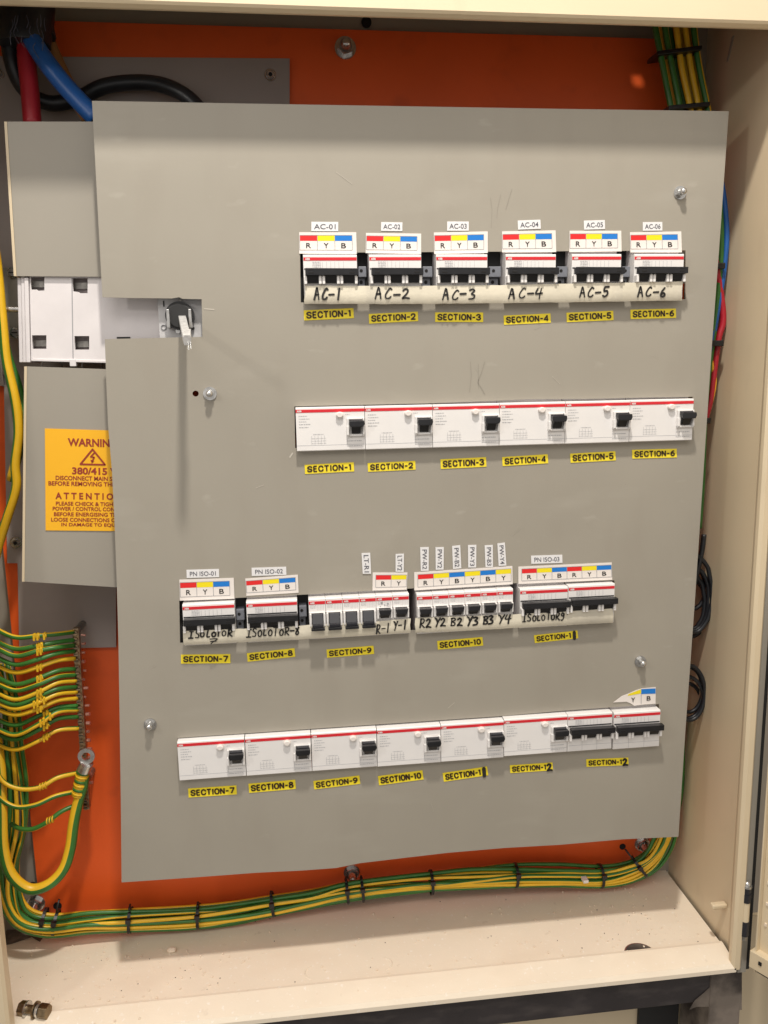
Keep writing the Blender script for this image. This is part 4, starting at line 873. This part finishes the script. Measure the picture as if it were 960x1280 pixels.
for i in range(15):
    a, b = yl[i], yr[i]; dp = .055+rnd.uniform(-.004, .004)
    pts = [(-30, a-30, .088), (-14, a-10, .078), (2, a+1.5, dp), (22, a+8.5-(.2*i), dp-.006), (48, (a+b)/2+6-(abs(i-7)*.1), dp-.006), (72, b+2.5, dp+.002), (92+i*.45, b, .070)]
    if i in (2, 8, 11): pts[4] = (48, (a+b)/2+4, dp-.004)
    w = wire('earth_wire', pts, 0.00255, ['uppermost', 'second', 'third', 'fourth', 'fifth', 'sixth', 'seventh', 'eighth', 'ninth', 'tenth', 'eleventh', 'twelfth', 'thirteenth', 'fourteenth', 'fifteenth'][i]+' green and yellow earth wire from the top clamped in the brass bar', 'earth wires clamped in the brass bar', ph[i], twist=rnd.uniform(-7, 7))
    if i not in (3, 6):
        P = path(pts, 6)
        for f_ in ((0.66, 0.69) if i % 3 else (0.64, 0.66, 0.72)):
            c_ = P[int(len(P)*(f_+(.05 if i > 10 else 0)))]; d_ = (P[int(len(P)*f_)+1]-P[int(len(P)*f_)]).normalized(); q = MB()
            q.tube([c_-d_*.0012, c_+d_*.0012], .0036, 'wy', 8); q.box(c_.x-.001, c_.x+.001, c_.y-.0045, c_.y-.003, c_.z-.004, c_.z+.003, 'wy'); q.build('marker_ring', w)
for j, (pts, lab) in enumerate([([(-10,955,.05),(4,977,.048),(25,986,.046),(50,984,.048),(72,972,.055),(98,966,.066)], 'upper of the three loose earth wires below the ring lug'),
    ([(-10,985,.05),(4,1001,.048),(22,1009,.046),(45,1006,.048),(70,995,.055),(98,989,.066)], 'middle of the three loose earth wires below the ring lug'),
    ([(14,1030,.06),(26,1036,.052),(42,1036,.050),(60,1027,.050),(76,1015,.055),(93,1007,.062)], 'lowest of the three loose earth wires below the ring lug')]):
    w = wire('earth_wire', pts, .00265, lab, 'loose earth wires', (4.2, 2.2, 2.9)[j], twist=3)
    if j != 1:
        P = path(pts, 6); c_ = P[int(len(P)*.62)]; q = MB()
        for s_ in (-.003, .0, .003): q.tube([c_+Vector((s_-.0007, 0, s_*.3)), c_+Vector((s_+.0007, 0, s_*.3))], .0042, 'wy', 8)
        q.build('marker_ring', w)
# heavy earth cable with lug
lug = thing('heavy_earth_cable', 'thick green and yellow earth cable looping to a silver ring lug on the brass bar', 'cable', U(105, 980, .05))
pts = [(-8,900,.075),(0,960,.060),(2,1010,.050),(4,1060,.040),(14,1093,.034),(36,1111,.032),(60,1106,.034),(79,1087,.040),(88,1060,.046),(92,1030,.050),(97,1005,.053),(103,985,.054),(105,970,.054)]
q = MB(); q.tube(path(pts, 8), .0060, None, 14, stripe=('wy', 'wg'), twist=1.6, phase=2.75)
q.build('cable_core', lug)
for k in range(6):
    A = U(104.3-k*1.1, 963+k*5.2, .054); B = U(104.3-(k+1)*1.1, 963+(k+1)*5.2, .054); q = MB(); q.tube([A, A.lerp(B, .6)], .0076, 'wg' if k % 2 == 0 else 'wy', 14); q.tube([A.lerp(B, .6), B], .0073, 'wy', 14); q.build('tape_band', lug)
A = U(108, 945, .050); q = MB(); R_, r_ = .0092, .0048
for k in range(24):
    a0, a1 = 2*math.pi*k/24, 2*math.pi*(k+1)/24
    P = [[A+Vector((math.cos(t_)*rr, yy, math.sin(t_)*rr)) for rr, yy in ((r_, -.0012), (R_, -.0012), (R_, .0012), (r_, .0012))] for t_ in (a0, a1)]
    q.raw(P[0]+P[1], [(0,1,5,4),(1,2,6,5),(2,3,7,6),(3,0,4,7)], 'steel')
q.build('ring_lug', lug)
q = MB(); B = U(105, 962, .053); q.cyl(A-Vector((0,0,.008)), B, .0072, 'steel', 16, r2=.0078); q.build('lug_barrel', lug)
# thick wire up the left edge
wire('earth_cable', [(-14,270,.05),(-4,330,.046),(3,400,.042),(8,450,.040),(19,500,.040),(23,540,.042),(19,580,.044),(20,610,.046),(8,650,.050),(-4,690,.055),(-14,740,.06)], .0048, 'thick green and yellow cable snaking down along the left edge beside the covers', None, 2.6, twist=3.0, n=12, cat='cable')
wire('earth_cable', [(-12,330,.07),(2,410,.062),(10,448,.056),(21,480,.052),(29,520,.05),(24,560,.052),(14,600,.06)], .0050, 'green and yellow cable behind the thicker one at the left edge', None, 5.0, twist=2.0, n=10, cat='cable')

# bundle: left side down, along the bottom, up at right
cent = [(-6,830,.085),(4,880,.085),(9,930,.084),(14,980,.084),(15,1030,.084),(8,1078,.083),(11,1120,.082),(28,1147,.082),(62,1157,.083),(110,1153,.084),(160,1150,.085),(240,1146,.086),(290,1140,.086),(340,1130,.086),(390,1122,.086),(433,1114,.086),(490,1107,.086),(540,1103,.086),(590,1098,.086),(644,1094,.086),(700,1094,.086),(750,1095,.086),(786,1089,.086),(812,1075,.086),(829,1050,.086),(837,1015,.088),(841,980,.088),(842,900,.088)]
C = [U(*p) for p in cent]; rnd = random.Random(21)
slots = [(-.0112,-.003),(-.0075,-.0070),(-.0036,-.0088),(0.0006,-.0092),(.0044,-.0086),(.0082,-.0066),(.0116,-.003),(-.0090,.002),(-.0052,-.002),(-.0012,-.0038),(.0028,-.0032),(.0066,-.001),(.0098,.003),(.001,.003),(-.0128,.003)]
nW = len(slots)
for w_ in range(nW):
    a, d_ = slots[w_]; P = []; f1, f2 = rnd.uniform(.5, 1.1), rnd.uniform(0, 6)
    for i, c_ in enumerate(C):
        t_ = (C[min(i+1, len(C)-1)]-C[max(i-1, 0)]).normalized(); n_ = Vector((-t_.z, 0, t_.x))
        sp = 1.0 if i > 7 else 1.15
        if i <= 7: sp = 1.0+.5*math.sin(i/7*math.pi)
        wob = .0026*math.sin(i*f1+f2)+.0010*math.sin(i*f1*2.7+f2)
        P.append(c_+n_*(a*sp+wob)+Vector((0, d_+.0012*math.cos(i*f1*1.3+f2), 0)))
    wire('bundle_wire', smooth(P, 5), rnd.uniform(.0021, .0025), 'green and yellow earth wire of the tied bundle along the bottom of the enclosure', 'earth wires of the bottom bundle', w_*2.39, twist=rnd.uniform(-4, 4))
def tie(px, py, y, tdir, rx, ry, lab, tail=0.0, head=True, name='cable_tie'):
    c_ = U(px, py, y); t_ = Vector(tdir).normalized(); n_ = Vector((-t_.z, 0, t_.x)); yv = Vector((0, 1, 0)); w = .0018; q = MB(); N = 24; V = []
    for k in range(N):
        a_ = 2*math.pi*k/N; e_ = n_*math.cos(a_)*rx+yv*math.sin(a_)*ry; o_ = e_.normalized()*.0007
        V += [c_+e_-t_*w, c_+e_+t_*w, c_+e_+o_+t_*w, c_+e_+o_-t_*w]
    q.raw(V, [((k*4+j), (k*4+(j+1) % 4), (((k+1) % N)*4+(j+1) % 4), (((k+1) % N)*4+j)) for k in range(N) for j in range(4)], 'tie')
    if head:
        h_ = c_+n_*rx*.55-yv*(ry*.9+.001); q.hexa([h_+t_*a+n_*b+yv*e for e in (-.003, .001) for a, b in ((-.003, -.0025), (.003, -.0025), (.003, .0025), (-.003, .0025))], 'tie')
    if tail: q.tube(smooth([c_+n_*rx-yv*.003, c_+n_*(rx+tail*.6)-yv*.006, c_+n_*(rx+tail)], 5), .0013, 'tie', 6)
    return tag(q.build(name), lab, 'cable tie', 'black cable ties')
def cdir(px):
    b_ = min(range(8, len(cent)-5), key=lambda i: abs(cent[i][0]-px)); return (C[b_+1]-C[b_-1])
for (px, py, lab, tail) in [(55,1151,'leftmost black tie on the bottom bundle',0), (70,1153,'second black tie from the left, running up to a plate hole',.016), (163,1150,'black tie below the lower left corner of the cover plate',.006), (248,1145,'fourth tie from the left on the bottom bundle',.004), (341,1130,'fifth tie from the left on the bottom bundle',.003),
                            (434,1114,'tie left of the middle hex bolt on the bottom bundle',.004), (453,1112,'tie right of the middle hex bolt on the bottom bundle',.004), (539,1103,'tie on the bottom bundle right of the middle bolt',.002), (644,1094,'third tie from the right on the bottom bundle',0), (750,1095,'second tie from the right on the bottom bundle',0)]:
    tie(px, py, .085, cdir(px), .0150, .0130, lab, tail)
tie(799, 1083, .085, (.8, 0, .6), .0155, .0130, 'rightmost tie where the bottom bundle turns up', .018)
# white clamp under bundle
A = U(735, 1106, .06); tag(MB().box(A.x-.0035, A.x+.003, .066, .075, A.z-.002, A.z+.002, 'paper').build('wire_stub'), 'small pale wire stub poking out under the bottom bundle', 'wire')

# top right bundle
cents = [(838,-10),(845,40),(852,85),(862,135),(870,175)]
offs = [-23,-17.5,-11.5,-6,0,6,11.5,17,22]
for w_, o_ in enumerate(offs):
    dp = .070+(.010 if w_ % 2 else 0)+rnd.uniform(-.002, .002)
    pts = [(x+o_*(1.15-.05*i)+rnd.uniform(-1.2, 1.2), y, dp) for i, (x, y) in enumerate(cents)]
    wire('riser_wire', pts, .0033, 'green and yellow earth wire in the tied bundle at the top right corner', 'earth wires of the top right bundle', [2.3,4.6,2.5,2.4,4.9,4.2,5.0,4.4,2.6][w_], twist=rnd.uniform(-4, 4), n=10)
def flatband(px0, py0, px1, py1, y, h, lab, name='cable_tie'):
    A = U(px0, py0, y); B = U(px1, py1, y); q = MB(); q.hexa([A+Vector((0,0,-h)), B+Vector((0,0,-h)), B+Vector((0,.026,-h)), A+Vector((0,.026,-h)), A+Vector((0,0,h)), B+Vector((0,0,h)), B+Vector((0,.026,h)), A+Vector((0,.026,h))], 'tie')
    return tag(q.build(name, bevel=.0008), lab, 'cable tie', 'black cable ties')
flatband(822, 66, 878, 59, .060, .0022, 'upper black tie round the top right wire bundle'); flatband(836, 134.5, 888, 129.5, .060, .0024, 'lower black tie at the edge of the cover plate, top right')

# wires between plate and right wall
side = [('wy','yellow',[(893,200),(895,260),(893,330),(886,400),(878,470),(874,520),(876,560),(872,640),(868,700)],.0030,'yellow wire running down beside the right edge of the cover plate'),
        ('wg','green',[(893,215),(900,262),(901,320),(894,400),(884,480),(880,540),(878,600),(874,660)],.0032,'green wire running down beside the right edge of the cover plate'),
        ('cblue','blue',[(893,190),(903,238),(908,290),(905,335),(898,380),(888,440)],.0032,'blue wire nearest the right wall beside the cover plate'),
        ('cred','red',[(890,300),(900,360),(904,400),(898,425),(892,470),(888,500),(880,530)],.0034,'red wire showing beside the right edge of the cover plate'),
        ('amberw','amber',[(880,430),(888,450),(893,475),(888,505),(878,540),(870,580)],.0026,'amber wire beside the red one at the right edge')]
M['amberw'] = mat('wire_amber', (0.75, 0.38, 0.02), 0.4)
for m_, nm, pts, r_, lab in side:
    cable('side_wire', [(x, y, .045) for x, y in pts], r_, m_, lab, 'wire', 10)
for (a, b, c_, lab) in ((893, 332, 907, 'upper black tie on the wires right of the cover plate'), (886, 429, 905, 'middle black tie on the wires right of the cover plate'), (879, 526, 889, 'lower black tie on the wires right of the cover plate')):
    flatband(a, b, c_, b, .036, .0032, lab)
# black coiled wires at the right edge
q = MB(); rnd = random.Random(8)
o = None
for j, (cx, cy, rx, ry) in enumerate([(868,742,22,48),(866,748,20,40),(864,752,17,34),(866,735,16,26),(862,760,22,36)]):
    P = [U(cx+rx*math.cos(t_)+rnd.uniform(-.6,.6), cy+ry*math.sin(t_), .050+j*.005) for t_ in [math.pi*2*k/26 for k in range(27)]]
    q.tube(smooth(P, 2), .0026, 'cblack', 8, cap=False)
q.tube(path([(880,668,.05),(878,685,.05),(874,705,.05),(868,730,.05)]), .0030, 'cblack', 8)
tag(q.build('coiled_cable'), 'coil of thin black cable bulging out right of the cover plate', 'cable')
q = MB()
for j, (cx, cy, rx, ry) in enumerate([(862,866,19,34),(859,872,20,26),(861,862,17,28),(858,876,18,22)]):
    P = [U(cx+rx*math.cos(t_), cy+ry*math.sin(t_), .052+j*.005) for t_ in [math.pi*2*k/26 for k in range(27)]]
    q.tube(smooth(P, 2), .0024, 'cblack', 8, cap=False)
tag(q.build('coiled_cable'), 'smaller loop of thin black cable, lower, right of the cover plate', 'cable')

# ================================================================== LOOSE THINGS ON THE PAN
bp = UZ(45, 1270, ZB); lbz = thing('loose_bolt', 'bronze coloured loose bolt with nuts and washers lying on the enclosure floor', 'bolt', (bp.x, bp.y, ZB))
A = Vector((bp.x-.017, bp.y+.004, ZB+.0082)); B = Vector((bp.x+.017, bp.y-.006, ZB+.0082)); d_ = (B-A).normalized()
q = MB(); q.cyl(A, A+d_*.008, .0078, 'weather', 6); q.build('bolt_head', lbz, bevel=.0007)
q = MB(); q.cyl(A+d_*.008, A+d_*.0095, .0084, 'steel', 20); q.build('washer', lbz); q = MB(); q.cyl(A+d_*.0095, A+d_*.018, .0045, 'weather', 14); q.build('shank', lbz)
q = MB(); q.cyl(A+d_*.018, A+d_*.0198, .0088, 'weather', 20); q.build('washer', lbz); q = MB(); q.cyl(A+d_*.0205, A+d_*.0235, .0070, 'steel', 18); q.build('spring_washer', lbz)
q = MB(); q.cyl(A+d_*.024, A+d_*.0335, .0080, 'weather', 6, rot=.3); q.build('nut', lbz, bevel=.0007)
cr = UZ(215, 1190, ZB); q = MB(); q.ball((cr.x, cr.y, ZB+.003), .0046, 'crumb', 1.1, .9, .75, n=9, k=6, jit=.12); tag(q.build('plaster_crumb'), 'pale crumb of plaster lying on the enclosure floor', 'crumb')
rnd = random.Random(33); q = MB()
for k in range(420):
    x = rnd.uniform(XL+.02, XR-.01); y = rnd.uniform(YF+.012, YB-.02)
    if k > 200:
        if k % 2: x = rnd.uniform(-.07, .12); y = rnd.uniform(-.045, .06)
        else: x = rnd.gauss(.63, .05); y = rnd.uniform(-.03, .10)
    if x > XR-.012 or x < XL+.02: continue
    r_ = rnd.choice((.0005, .0006, .0008, .0011, .0014)); dk = rnd.random() > .88; r_ = min(r_, .0007) if dk else r_; q.ball((x, y, ZB+r_*.6), r_, 'grit' if dk else 'crumb', 1, rnd.uniform(.7, 1.4), .7, n=5, k=3, jit=.2)
q.build('grit', kind='stuff', label='scattered plaster grit and drilling swarf on the enclosure floor')
